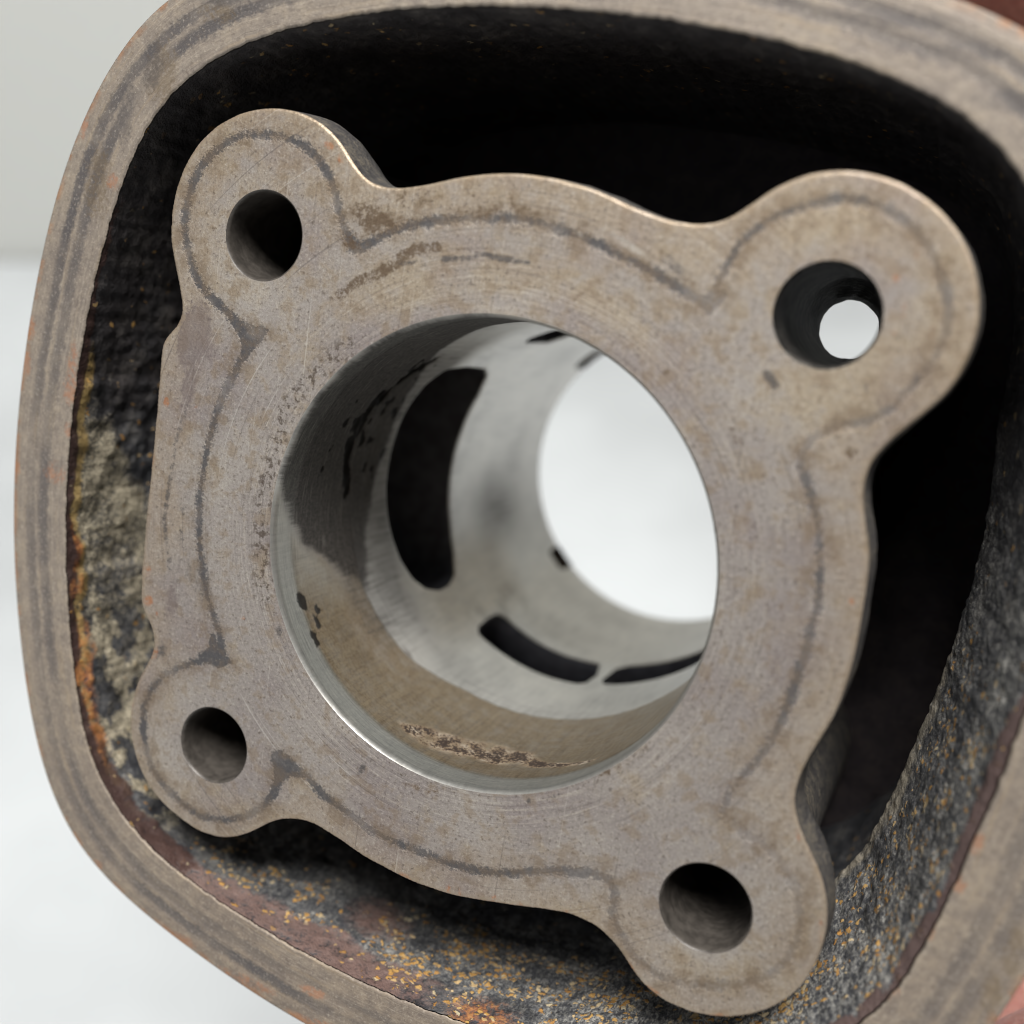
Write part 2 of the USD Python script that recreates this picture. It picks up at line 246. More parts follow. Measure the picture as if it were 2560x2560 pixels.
def triangulate(poly, h_edge, h_in, insets=()):
    """2D triangulation of a polygon with holes; insets: distances of extra rings next to every boundary."""
    pts = [resample(np.array(r.coords)[:-1], h_edge) for r in [poly.exterior, *poly.interiors]]
    for d in insets:
        g = poly.buffer(-d, quad_segs=24)
        for gg in getattr(g, 'geoms', [g]):
            pts += [resample(np.array(r.coords)[:-1], h_edge) for r in [gg.exterior, *gg.interiors]]
    core = poly.buffer(-((max(insets) if insets else 0) + 0.6 * h_edge + 0.1 * h_in))
    x0, y0, x1, y1 = core.bounds
    gx, gy = np.meshgrid(np.arange(x0, x1, h_in), np.arange(y0, y1, h_in * 0.866)); gx = gx + (np.arange(gx.shape[0]) % 2)[:, None] * h_in / 2
    g = np.stack([gx.ravel(), gy.ravel()], 1) + rng.normal(0, h_in * 0.03, (gx.size, 2))
    shapely.prepare(core); g = g[shapely.contains_xy(core, g[:, 0], g[:, 1])]
    p = np.vstack([*pts, g]); t = Delaunay(p).simplices
    c = p[t].mean(1); shapely.prepare(poly); t = t[shapely.contains_xy(poly, c[:, 0], c[:, 1])]
    a, b, d = p[t[:, 0]], p[t[:, 1]], p[t[:, 2]]
    cr = (b[:, 0] - a[:, 0]) * (d[:, 1] - a[:, 1]) - (b[:, 1] - a[:, 1]) * (d[:, 0] - a[:, 0])
    t = t[np.abs(cr) > 1e-7]; cr = cr[np.abs(cr) > 1e-7]
    t[cr < 0] = t[cr < 0][:, ::-1]
    return p, t
def grid_faces(nu, nv, closed=True, flip=False):
    """quads of a (nv rows) x (nu columns) grid, as triangles"""
    u = np.arange(nu if closed else nu - 1); f = []
    for j in range(nv - 1):
        a = j * nu + u; b = j * nu + (u + 1) % nu; c = a + nu; d = b + nu
        f += [np.stack([a, b, d], 1), np.stack([a, d, c], 1)]
    f = np.vstack(f)
    return f[:, ::-1] if flip else f
def ring_normals(q):
    t = np.roll(q, -1, 0) - np.roll(q, 1, 0); t /= np.linalg.norm(t, axis=1, keepdims=True)
    return np.stack([t[:, 1], -t[:, 0]], 1)        # outward for a ccw ring
def dist_to(p, line, closed=False, step=0.05):
    q = np.array(line, float)
    if closed: q = np.vstack([q, q[:1]])
    d = np.r_[0, np.cumsum(np.linalg.norm(np.diff(q, axis=0), axis=1))]
    t = np.arange(0, d[-1] + step, step)
    q = np.stack([np.interp(t, d, q[:, 0]), np.interp(t, d, q[:, 1])], 1)
    dd, ii = cKDTree(q).query(p)
    return dd, t[ii]

# ------------------------------------------------------------------ materials
def machined_graph():
    """colour, roughness and bump of the worn machined aluminium (shared by the head face and the rim)"""
    g = G(); co = g.attr('co')
    x, y, z = g.sep(co)
    r = g.math('sqrt', g.add(g.mul(x, x), g.mul(y, y))); th = g.math('arctan2', y, x)
    arc = g.noise(g.comb(g.mul(r, 3.2), g.mul(th, 2.2), 0.0), 1.0, 4, 0.75)
    lin = g.noise(g.mapv(co, (2.6, 0.9, 1.0), rot=(0, 0, math.radians(38))), 1.0, 4, 0.75)
    cloud = g.noise(co, 0.09, 3, 0.5); mid = g.noise(co, 0.55, 4, 0.6); fine = g.noise(co, 2.3, 5, 0.75); vfine = g.noise(co, 3.6, 3, 0.75)
    w = g.step(g.add(r, g.mul(cloud, 8.0)), 26.0, 33.0)
    grain = g.add(g.mul(arc, g.sub(1.0, w)), g.mul(g.add(g.mul(lin, 0.6), g.mul(fine, 0.4)), w))
    return g, co, r, th, grain, cloud, mid, fine, vfine

def head_face_material():
    g, co, r, th, grain, cloud, mid, fine, vfine = machined_graph()
    ga, edge, speck = g.sep(g.attr('mA')); speckb = g.sep(g.attr('mD'))[0]; brown, rust, dark = g.sep(g.attr('mB')); tan, purple, white = g.sep(g.attr('mC'))
    c = g.ramp(g.add(g.mul(cloud, 0.55), g.mul(mid, 0.45)), [(0.34, srgb(138, 130, 126)), (0.5, srgb(156, 148, 142)), (0.66, srgb(176, 168, 158))])
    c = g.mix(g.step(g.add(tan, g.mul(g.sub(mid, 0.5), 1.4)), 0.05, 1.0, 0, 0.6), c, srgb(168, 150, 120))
    c = g.mix(g.mul(g.step(g.add(edge, g.mul(g.sub(g.noise(co, 0.25, 4, 0.6), 0.5), 14.0)), 0.5, 6.5, 0.42, 0.0), 1.0), c, srgb(160, 140, 114))
    tanp = g.step(g.noise(co, 0.23, 6, 0.68), 0.52, 0.70, 0, 0.55)
    c = g.mix(tanp, c, srgb(156, 138, 110)); c = g.mix(g.step(cloud, 0.35, 0.5, 0.35, 0), c, srgb(138, 126, 126))
    # grain of the sanding marks
    c = g.mix(g.step(grain, 0.32, 0.49, 0.42, 0.0), c, srgb(100, 91, 86)); c = g.mix(g.step(grain, 0.51, 0.68, 0.0, 0.40), c, srgb(196, 186, 172))
    c = g.mix(g.step(fine, 0.53, 0.66, 0, 0.75), c, srgb(94, 82, 73)); c = g.mix(g.step(vfine, 0.53, 0.68, 0, 0.4), c, srgb(206, 197, 184)); c = g.mix(g.step(vfine, 0.33, 0.46, 0.36, 0), c, srgb(100, 90, 84)); c = g.mix(g.step(mid, 0.51, 0.64, 0, 0.5), c, srgb(126, 108, 88)); c = g.mix(g.step(mid, 0.34, 0.46, 0.25, 0), c, srgb(180, 172, 162))
    sc1 = g.noise(g.mapv(co, (4.5, 0.07, 1.0), rot=(0, 0, math.radians(62))), 1.0, 2, 0.5); sc2 = g.noise(g.mapv(co, (4.5, 0.09, 1.0), rot=(0, 0, math.radians(-24))), 1.0, 2, 0.5); sc3 = g.noise(g.comb(g.mul(r, 4.5), g.mul(th, 1.2), 7.0), 1.0, 2, 0.5)
    c = g.mix(g.step(sc1, 0.67, 0.76, 0, 0.3), c, srgb(214, 207, 196)); c = g.mix(g.step(sc2, 0.68, 0.76, 0, 0.28), c, srgb(206, 198, 186)); c = g.mix(g.step(sc3, 0.66, 0.76, 0, 0.4), c, srgb(212, 206, 198)); c = g.mix(g.step(sc3, 0.27, 0.35, 0.5, 0), c, srgb(96, 88, 84)); c = g.mix(g.step(sc1, 0.26, 0.33, 0.4, 0), c, srgb(100, 90, 84))
    # etched shadow-free marks left by the old gasket: distance to its outline, broken up by noise
    d = g.add(ga, g.add(g.mul(g.sub(mid, 0.5), 0.8), g.add(g.mul(g.sub(fine, 0.5), 1.5), g.mul(g.sub(vfine, 0.5), 1.0))))
    gm = g.mul(g.step(d, 0.06, 0.46, 1.0, 0.0), g.step(fine, 0.34, 0.5, 0.8, 1.0))
    fade = g.mul(g.step(g.noise(co, 0.16, 4, 0.6), 0.36, 0.54, 0.5, 0.95), speckb)
    c = g.mix(g.mul(gm, fade), c, srgb(78, 77, 79))
    halo = g.step(d, 0.2, 1.8, 0.5, 0.0)
    c = g.mix(g.mul(halo, g.step(mid, 0.4, 0.6)), c, srgb(112, 96, 80))
    nz = g.add(g.mul(g.sub(fine, 0.5), 4.0), g.mul(g.sub(mid, 0.5), 2.6))
    def stain(mask, col, amt, lo=0.25, hi=0.6): 
        nonlocal c
        c = g.mix(g.step(g.mul(mask, g.add(1.0, nz)), lo, hi, 0, amt), c, col)
    stain(purple, srgb(114, 102, 100), 0.6, 0.15, 0.7); stain(brown, srgb(92, 74, 56), 0.8, 0.4, 1.0); stain(dark, srgb(82, 79, 79), 0.8, 0.3, 1.0); stain(rust, srgb(172, 114, 76), 0.7, 0.4, 1.15)
    stain(white, srgb(196, 190, 180), 0.55, 0.35, 1.2)
    sp = g.mul(g.step(g.noise(g.mapv(co, (1, 1, 1)), 1.5, 4, 0.72), 0.5, 0.6), speck)
    c = g.mix(g.mul(sp, 0.8), c, srgb(80, 68, 58))
    c = g.mix(g.step(g.add(edge, g.mul(g.sub(fine, 0.5), 0.9)), 0.0, 0.7, 0.35, 0.0), c, srgb(170, 150, 124))
    h = g.add(g.mul(grain, 0.8), g.add(g.mul(fine, 0.7), g.add(g.mul(g.add(sc1, sc3), 0.4), g.mul(gm, -0.5))))
    nrm = g.bump(h, 0.6, 0.00009)
    rough = g.add(0.30, g.add(g.mul(mid, 0.25), g.mul(gm, 0.15)))
    p = g.n('principled_bsdf', base_color=c, metallic=0.5, roughness=rough, normal=nrm, specular_ior_level=0.4)
    return g.finish('machined_face', p + '.BSDF')

def rim_material():
    g, co, r, th, grain, cloud, mid, fine, vfine = machined_graph()
    u, s, din = g.sep(g.attr('mR')); rust, brown, dark = g.sep(g.attr('mB')); k1, k2, tone = g.sep(g.attr('mD'))
    c = g.ramp(g.add(g.mul(cloud, 0.5), g.mul(mid, 0.5)), [(0.34, srgb(124, 115, 107)), (0.5, srgb(144, 134, 123)), (0.66, srgb(164, 152, 135))])
    c = g.mix(g.mul(tone, 0.75), c, g.ramp(mid, [(0.35, srgb(114, 101, 90)), (0.65, srgb(140, 124, 106))]))
    streak = g.noise(g.comb(g.mul(u, 13.0), g.mul(s, 1.1), 0.0), 1.0, 5, 0.75)
    streak2 = g.noise(g.comb(g.mul(u, 9.0), g.mul(s, 0.07), 5.0), 1.0, 3, 0.6)
    wob = g.mul(g.sub(g.noise(g.comb(0.0, g.mul(s, 0.06), 2.0), 1.0, 2), 0.5), 0.16)
    uu = g.add(u, g.add(wob, g.add(g.mul(g.sub(streak, 0.5), 0.22), g.mul(g.sub(fine, 0.5), 0.12))))
    def band(c0, w, a): return g.mul(g.step(g.math('absolute', g.sub(uu, c0)), w * 0.35, w, 1, 0), a)
    b1 = g.mul(band(0.36, 0.12, k1), g.step(g.noise(g.comb(0.0, g.mul(s, 0.08), 9.0), 1.0, 3), 0.36, 0.55, 0.35, 1.0))
    b2 = g.mul(band(0.60, 0.13, k2), g.step(g.noise(g.comb(0.0, g.mul(s, 0.09), 21.0), 1.0, 3), 0.36, 0.56, 0.3, 1.0))
    c = g.mix(g.step(streak, 0.34, 0.5, 0.34, 0), c, srgb(104, 94, 88)); c = g.mix(g.step(streak, 0.52, 0.68, 0, 0.34), c, srgb(184, 172, 154))
    c = g.mix(g.step(streak2, 0.55, 0.7, 0, 0.3), c, srgb(158, 138, 108))
    fl = g.noise(g.comb(g.mul(u, 30.0), g.mul(s, 0.06), 4.0), 1.0, 3, 0.6); c = g.mix(g.step(fl, 0.34, 0.47, 0.12, 0), c, srgb(100, 92, 86)); c = g.mix(g.step(fl, 0.54, 0.66, 0, 0.14), c, srgb(190, 180, 164))
    c = g.mix(g.math('maximum', b1, b2), c, srgb(86, 82, 82))
    c = g.mix(g.step(fine, 0.53, 0.66, 0, 0.5), c, srgb(100, 88, 78)); c = g.mix(g.step(vfine, 0.54, 0.68, 0, 0.35), c, srgb(196, 186, 172))
    nz = g.add(g.mul(g.sub(fine, 0.5), 4.0), g.mul(g.sub(mid, 0.5), 3.0))
    c = g.mix(g.step(g.mul(brown, g.add(1.0, nz)), 0.3, 1.1, 0, 0.5), c, srgb(104, 88, 66))
    c = g.mix(g.step(g.mul(dark, g.add(1.0, nz)), 0.3, 1.1, 0, 0.55), c, srgb(84, 80, 80))
    c = g.mix(g.step(g.mul(rust, g.add(1.0, nz)), 0.35, 1.3, 0, 0.6), c, srgb(164, 114, 84))
    oe = g.mul(g.step(u, 0.0, 0.14, 1, 0), g.step(g.noise(co, 0.35, 4, 0.65), 0.46, 0.6, 0, 0.65)); c = g.mix(oe, c, srgb(158, 110, 72))
    nrm = g.bump(g.add(g.mul(fl, 0.9), g.add(g.mul(streak, 0.6), g.mul(fine, 0.6))), 0.6, 0.00012)
    p = g.n('principled_bsdf', base_color=c, metallic=0.3, roughness=g.add(0.46, g.mul(mid, 0.2)), normal=nrm, specular_ior_level=0.4)
    return g.finish('machined_rim', p + '.BSDF')

def cast_material(name, base, hi, lo, rough=0.75):
    g = G(); co = g.attr('co')
    a, b = g.noise(co, 0.5, 4, 0.6), g.noise(co, 2.6, 4, 0.7)
    c = g.ramp(g.add(g.mul(a, 0.5), g.mul(b, 0.5)), [(0.35, lo), (0.5, base), (0.68, hi)])
    p = g.n('principled_bsdf', base_color=c, metallic=0.1, roughness=rough, normal=g.bump(g.add(a, b), 0.6, 0.0003), specular_ior_level=0.3)
    return g.finish(name, p + '.BSDF')

def jacket_material():
    g = G(); co = g.attr('co')
    cream, yellow, redb = g.sep(g.attr('mA')); rust, dots, frost = g.sep(g.attr('mB')); maroon, pink, lip = g.sep(g.attr('mC')); oily_shade = g.sep(g.attr('mD'))[0]
    big, mid, fine = g.noise(co, 0.3, 4, 0.6), g.noise(co, 1.1, 4, 0.65), g.noise(co, 3.6, 3, 0.7)
    nz = g.add(g.mul(g.sub(mid, 0.5), 2.4), g.mul(g.sub(fine, 0.5), 1.8)); one = g.add(1.0, nz)
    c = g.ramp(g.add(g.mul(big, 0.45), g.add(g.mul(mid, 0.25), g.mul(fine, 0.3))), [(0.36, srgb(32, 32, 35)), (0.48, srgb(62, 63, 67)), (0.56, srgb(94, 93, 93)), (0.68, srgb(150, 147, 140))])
    c = g.mix(g.mul(oily_shade, 0.9), c, g.ramp(g.add(g.mul(big, 0.6), g.mul(mid, 0.4)), [(0.35, srgb(36, 31, 32)), (0.5, srgb(54, 49, 49)), (0.66, srgb(86, 80, 76))]))
    def lay(mask, col, amt, lo=0.3, hi=0.6):
        nonlocal c
        c = g.mix(g.step(g.mul(mask, one), lo, hi, 0, amt), c, col)
    crm = g.ramp(g.add(g.mul(big, 0.4), g.mul(fine, 0.6)), [(0.38, srgb(84, 80, 72)), (0.47, srgb(138, 130, 112)), (0.55, srgb(176, 165, 142)), (0.66, srgb(204, 192, 166))])
    c = g.mix(g.step(g.mul(cream, one), 0.18, 0.95, 0, 0.95), c, crm)
    fr = g.step(g.noise(g.mapv(co, (1.0, 1.0, 0.55)), 2.8, 5, 0.8), 0.44, 0.64)
    c = g.mix(g.mul(g.mul(fr, frost), g.step(big, 0.36, 0.6, 0.45, 1.0)), c, srgb(192, 189, 180))
    lay(yellow, srgb(182, 152, 92), 0.8, 0.3, 0.9); lay(pink, srgb(122, 95, 86), 0.75, 0.3, 1.1); lay(redb, srgb(66, 44, 38), 0.92); c = g.mix(g.step(g.mul(rust, one), 0.4, 1.3, 0, 0.88), c, g.ramp(mid, [(0.38, srgb(104, 58, 38)), (0.5, srgb(154, 94, 52)), (0.62, srgb(186, 128, 74))]))
    vv = g.n('vector_math', math_type='multiply_add', vector1=O(g.n('noise_texture', vector=co, scale=1.3, detail=3.0) + '.color'), vector2=(1.3, 1.3, 1.3), vector3=co)
    vo = g.n('voronoi_texture', vector=O(vv + '.vector'), scale=1.6, randomness=1.0); dd = O(vo + '.distance')
    vr, vg, vb = g.sep(O(vo + '.color'))
    dot = g.mul(g.step(g.add(dd, g.mul(g.sub(fine, 0.5), 0.5)), 0.36, 0.5, 1, 0), g.step(g.add(vr, g.mul(dots, g.step(big, 0.42, 0.58, 0.0, 1.7))), 0.94, 1.0))
    c = g.mix(g.mul(dot, 0.85), c, g.ramp(vg, [(0.0, srgb(176, 126, 58)), (0.5, srgb(202, 158, 86)), (1.0, srgb(206, 190, 156))]))
    lay(maroon, srgb(84, 66, 62), 0.95, 0.3, 0.5); lay(lip, srgb(158, 149, 132), 0.8, 0.25, 0.9)
    h = g.add(g.mul(mid, 0.8), g.add(g.mul(fine, 0.5), g.mul(dot, 0.5)))
    p = g.n('principled_bsdf', base_color=c, roughness=g.add(0.55, g.mul(fine, 0.3)), normal=g.bump(h, 0.8, 0.0004), specular_ior_level=0.5)
    return g.finish('cast_jacket', p + '.BSDF')

def bore_material():
    g = G(); co = g.attr('co'); th, z, _ = g.sep(g.attr('mT'))      # angle (mm along the bore) and height (mm)
    carbon_shade, beige, rustp = g.sep(g.attr('mA')); lines, pit, soot = g.sep(g.attr('mB')); band, _a, _b = g.sep(g.attr('mC'))
    hone = g.noise(g.comb(g.mul(th, 0.35), g.mul(z, 6.0), 0.0), 1.0, 3, 0.6); drag = g.noise(g.comb(g.mul(th, 2.2), g.mul(z, 0.16), 3.0), 1.0, 4, 0.65)
    big, mid, fine = g.noise(co, 0.12, 3), g.noise(co, 0.7, 4, 0.6), g.noise(co, 3.4, 4, 0.7)
    nz = g.add(g.mul(g.sub(mid, 0.5), 1.3), g.mul(g.sub(fine, 0.5), 1.3)); one = g.add(1.0, nz)
    c = g.ramp(g.add(g.mul(big, 0.5), g.mul(drag, 0.5)), [(0.35, srgb(178, 176, 172)), (0.5, srgb(204, 202, 197)), (0.68, srgb(222, 219, 212))])
    c = g.mix(g.mul(beige, g.step(g.add(mid, g.mul(drag, 0.4)), 0.4, 0.8, 0.75, 1.0)), c, g.ramp(g.add(g.mul(fine, 0.5), g.mul(drag, 0.5)), [(0.35, srgb(118, 101, 80)), (0.5, srgb(148, 131, 107)), (0.68, srgb(172, 157, 132))]))
    c = g.mix(g.step(g.mul(carbon_shade, g.add(1.0, g.mul(g.sub(drag, 0.5), 1.4))), 0.1, 0.85, 0, 0.93), c, g.ramp(fine, [(0.4, srgb(38, 36, 36)), (0.62, srgb(74, 70, 68))]))
    c = g.mix(g.step(hone, 0.54, 0.72, 0, 0.3), c, srgb(176, 172, 164)); c = g.mix(g.step(hone, 0.30, 0.44, 0.3, 0), c, srgb(84, 80, 76))
    c = g.mix(g.mul(band, 0.75), c, g.ramp(g.add(g.mul(hone, 0.6), g.mul(fine, 0.4)), [(0.35, srgb(126, 128, 126)), (0.5, srgb(152, 153, 148)), (0.7, srgb(196, 195, 188))]))
    c = g.mix(g.mul(soot, g.step(drag, 0.3, 0.65, 0.55, 0.9)), c, srgb(84, 80, 74))
    c = g.mix(g.step(g.mul(lines, g.add(1.0, g.mul(nz, 0.7))), 0.25, 0.9, 0, 0.7), c, srgb(92, 80, 72))
    rp = g.mul(rustp, g.add(0.9, g.add(g.mul(g.sub(mid, 0.5), 3.0), g.mul(g.sub(fine, 0.5), 6.0))))
    c = g.mix(g.step(rp, 0.2, 0.7, 0, 0.7), c, srgb(104, 76, 52)); c = g.mix(g.step(rp, 0.5, 0.8, 0, 0.95), c, srgb(46, 34, 29))
    c = g.mix(g.step(g.mul(pit, g.add(1.0, g.mul(nz, 0.6))), 0.22, 0.5, 0, 0.97), c, srgb(22, 19, 18))
    c = g.mix(g.step(fine, 0.64, 0.75, 0, 0.35), c, srgb(92, 86, 78))
    met = g.step(g.add(carbon_shade, g.add(pit, rustp)), 0.1, 0.7, 0.8, 0.15)
    p = g.n('principled_bsdf', base_color=c, metallic=met, specular_ior_level=g.sub(0.5, g.mul(carbon_shade, 0.42)), roughness=g.add(0.30, g.add(g.mul(mid, 0.14), g.mul(carbon_shade, 0.4))), normal=g.bump(g.add(g.mul(hone, 0.35), g.add(g.mul(fine, 0.6), g.mul(drag, 0.3))), 0.35, 0.00006))
    return g.finish('bore_lining', p + '.BSDF')

def simple(name, col, rough=0.6, metallic=0.0, noise=0.15, scale=0.6, bump=0.0):
    g = G(); co = g.attr('co'); n = g.noise(co, scale, 4, 0.6)
    c = g.mix(g.step(n, 0.3, 0.7, 0, 1), tuple(x * (1 - noise) for x in col), tuple(min(1, x * (1 + noise)) for x in col))
    kw = dict(base_color=c, metallic=metallic, roughness=rough)
    if bump: kw['normal'] = g.bump(n, 0.5, bump)
    return g.finish(name, g.n('principled_bsdf', **kw) + '.BSDF')

M_FACE, M_RIM, M_JACKET, M_BORE = head_face_material(), rim_material(), jacket_material(), bore_material()
M_CAST = cast_material('cast_side', srgb(80, 77, 75), srgb(128, 119, 103), srgb(50, 49, 51))
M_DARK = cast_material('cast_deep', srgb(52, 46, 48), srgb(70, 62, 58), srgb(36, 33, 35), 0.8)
M_OUT = cast_material('cast_outside', srgb(120, 108, 96), srgb(150, 130, 106), srgb(92, 82, 76))
M_PORT = simple('port_soot', srgb(92, 92, 98), 0.5, 0.0, 0.3)
M_HOLE = simple('bolt_bore', srgb(80, 75, 70), 0.42, 0.2, 0.3, 1.1, 0.0001)
M_HOLE2 = cast_material('rough_bolt_bore', srgb(44, 42, 40), srgb(96, 92, 86), srgb(22, 21, 21), 0.5)

# ------------------------------------------------------------------ the setting: white table, pale wall behind
def plain(name, col, rough, var, scale):
    g = G(); pos = O(g.n('geometry') + '.position'); n = g.noise(pos, scale, 4, 0.55)
    c = g.mix(g.step(n, 0.35, 0.65), tuple(x * (1 - var) for x in col), col)
    return g.finish(name, g.n('principled_bsdf', base_color=c, roughness=rough, specular_ior_level=0.3) + '.BSDF')
def structure(name, mesh, mat, label=None, category=None):
    msh = usdkit.mesh(stage, '/World/' + name, mesh, mat, smooth=30); p = msh.GetPrim(); p.SetCustomDataByKey('kind', 'structure')
    if label: p.SetCustomDataByKey('label', label); p.SetCustomDataByKey('category', category)
TABLE_FAR = 0.86
tt = trimesh.creation.box((3.0, 0.04, 0.04)); 
table = trimesh.creation.box((3.2, TABLE_FAR + 0.9, 0.04)); table.apply_translation((0, (TABLE_FAR - 0.9) / 2, -0.02))
structure('table_top', table, plain('white_table', (0.63, 0.655, 0.67), 0.5, 0.24, 3.2), 'plain white table top below and behind the engine cylinder', 'table')
wall = trimesh.creation.box((5.0, 0.1, 3.6)); wall.apply_translation((0, TABLE_FAR + 0.056, 0.6))
structure('back_wall', wall, plain('pale_wall', (0.62, 0.625, 0.595), 0.8, 0.04, 3.0), 'pale grey wall behind the white table', 'wall')

# ------------------------------------------------------------------ the engine cylinder
CYL = '/World/engine_cylinder'
cyl = UsdGeom.Xform.Define(stage, CYL); cyl.AddTransformOp().Set(OBJ_MATRIX)
cyl.GetPrim().SetCustomDataByKey('label', 'worn aluminium two-stroke engine cylinder with open water jacket, held up over the white table')
cyl.GetPrim().SetCustomDataByKey('category', 'engine cylinder')

HOLE_R = [3.70, 3.72, 3.52, 3.62]
BORE_R = 20.0
deck = smooth_closed(DECK, 0.045, 2400)
deck_poly = Polygon(deck)
mirror = [(-x, y) for x, y in RIM_OUT_LEFT]
rim_out = smooth_closed(RIM_OUT_LEFT + [(-4, -48.9), (4, -48.9)] + mirror[::-1] + [(29.5, 45.6), (24, 47.2), (12, 49.4), (0, 50.1), (-12, 49.2), (-22, 47.4), (-31, 45.2)], 0.15, 2000)
li = [q for q in RIM_IN_TRACED if q[0] < -15]
rin = [q for q in RIM_IN_TRACED]
right_gap = [(43.6, 3), (43.5, 8), (43.0, 13), (42.4, 18), (41.4, 23), (40.0, 27), (38.4, 30.5), (36.8, 33.2)]
br_gap = [(9, -41.7), (14, -41.0), (19, -40.1), (24, -38.8), (29, -36.6), (33, -34.0), (35.6, -31.4)]
k0 = 42                                           # left part, bottom right part, top part of the traced inner edge
rim_in = smooth_closed(rin[:k0] + br_gap + rin[k0:k0 + 10] + right_gap + rin[k0 + 10:], 0.15, 2000)
rim_out = np.roll(rim_out, -int(np.argmin(np.abs(np.arctan2(rim_out[:, 1] - 12, rim_out[:, 0])))), axis=0)
rim_poly = Polygon(rim_out, [rim_in])

def blob_mask(p, kinds):
    out = np.zeros(len(p))
    for k, cx, cy, ux, uy, vx, vy, s in BLOBS:
        if k not in kinds: continue
        A = np.linalg.inv(np.array([[ux, vx], [uy, vy]]))
        q = (p - (cx, cy)) @ A.T; d = np.hypot(q[:, 0], q[:, 1])
        out = np.maximum(out, s * np.clip(1.45 - d, 0, 1.0))
    for k, w, s, line in MARKS:
        if k in kinds: out = np.maximum(out, s * np.clip(1.6 - dist_to(p, line)[0] / w, 0, 1))
    return np.clip(out, 0, 1)

# -- the machined head face, with its bosses: one sheet whose edges roll over
hole_polys = [Point(h).buffer(r, quad_segs=32) for h, r in zip(HOLES, HOLE_R)]
face = Polygon(deck, [np.array(Point(0, 0).buffer(BORE_R + 0.34, quad_segs=90).exterior.coords)] + [np.array(h.buffer(0.22).exterior.coords) for h in hole_polys])
p2, t2 = triangulate(face, 0.17, 0.24, (0.11, 0.24))
d_out, s_out = dist_to(p2, deck, True)
e = 0.08 + 0.34 * fbm(np.c_[s_out * 0.5, 0 * s_out, 0 * s_out], 4, 17) ** 1.5
zz = -np.where(d_out < e, e - np.sqrt(np.maximum(e * e - (e - d_out) ** 2, 0)), 0)
n3 = np.c_[p2, np.zeros(len(p2))]
zz = zz - 0.02 * fbm(n3 * 0.12, 2, 3)
gd, gs = dist_to(p2, GASKET)
for wq in WEDGES:
    wp = Polygon(wq).buffer(0.12); shapely.prepare(wp); gd = np.where(shapely.contains_xy(wp, p2[:, 0], p2[:, 1]), np.minimum(gd, 0.05), np.minimum(gd, 0.3 + dist_to(p2, np.array(wp.exterior.coords)[:-1], True)[0]))
gw = 0.20 + 0.34 * fbm(np.c_[gs * 0.14, 0 * gs, 0 * gs], 3, 11)       # how wide the mark is along its length
mA = np.stack([gd - gw + 0.25, d_out, blob_mask(p2, 'k')], 1)
mB = np.stack([blob_mask(p2, 'b'), blob_mask(p2, 'or'), blob_mask(p2, 'd')], 1)
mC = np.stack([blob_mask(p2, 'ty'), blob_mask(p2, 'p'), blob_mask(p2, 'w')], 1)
worn = 1 - 0.08 * np.clip((p2[:, 0] - 2) / 20, 0, 1) - 0.45 * np.clip(1.6 - np.hypot(p2[:, 0] - 25, p2[:, 1] + 24) / 11, 0, 1) - 0.25 * np.clip(1.5 - np.hypot(p2[:, 0] - 27, p2[:, 1] - 22) / 9, 0, 1)
mC[:, 0] = np.clip(mC[:, 0] + 0.55 * np.clip((p2[:, 1] + 4) / 34, 0, 1), 0, 1)      # warmer, brighter light towards the far edge, painted into the tan mask
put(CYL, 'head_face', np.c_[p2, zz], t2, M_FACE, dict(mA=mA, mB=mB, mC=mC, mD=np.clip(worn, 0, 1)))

# -- the cast side of the head face and its bosses going down into the water jacket
dk = resample(deck, 0.3); nd = ring_normals(dk); N = len(dk)
nds = nd.copy()
for _ in range(30): nds = (np.roll(nds, 1, 0) + nds + np.roll(nds, -1, 0)) / 3
prof = [(-0.0, -0.22), (0.05, -0.6), (0.15, -2), (0.3, -3.6), (0.15, -4.6), (-0.9, -5.4), (-2.0, -6.2), (-2.8, -8), (-2.9, -12), (-2.9, -20), (-2.6, -30), (-2.0, -45)]
rows = []
for off, dz in prof:
    base = Polygon(dk).buffer(off) if off < 0 else None
    q = dk + nds * min(off, 0) + nd * max(off, 0)
    amp = min(0.22, 0.06 * abs(dz) ** 0.7)
    nn = fbm(np.c_[q * 0.45, np.full(N, dz * 0.45)], 3, 5)
    q = q + nd * ((nn - 0.5) * 2 * amp)[:, None]
    rows.append(np.c_[q, np.full(N, dz)])
put(CYL, 'boss_side', np.vstack(rows), grid_faces(N, len(rows), flip=True), M_CAST)

# -- the outer rim face (sharp outside edge, rough inner edge)
ri = resample(rim_in, 0.17)
s_i = np.arange(len(ri)) * 0.17
ri = ri + ring_normals(ri) * ((fbm(np.c_[s_i * 1.3, 0 * s_i, 0 * s_i], 3, 21) - 0.5) * 0.35)[:, None]
p2, t2 = triangulate(Polygon(rim_out, [ri]), 0.17, 0.28, (0.11, 0.24))
do, so = dist_to(p2, rim_out, True); di = dist_to(p2, ri, True)[0]
dm = np.minimum(do, di); e = 0.2
ug = do / np.maximum(do + di, 1e-6)
zz = -np.where(dm < e, e - np.sqrt(np.maximum(e * e - (e - dm) ** 2, 0)), 0) - 0.05 * np.exp(-((ug - 0.36) / 0.05) ** 2) - 0.05 * np.exp(-((ug - 0.60) / 0.06) ** 2) - 0.09 * np.clip((0.14 - ug) / 0.05, 0, 1)
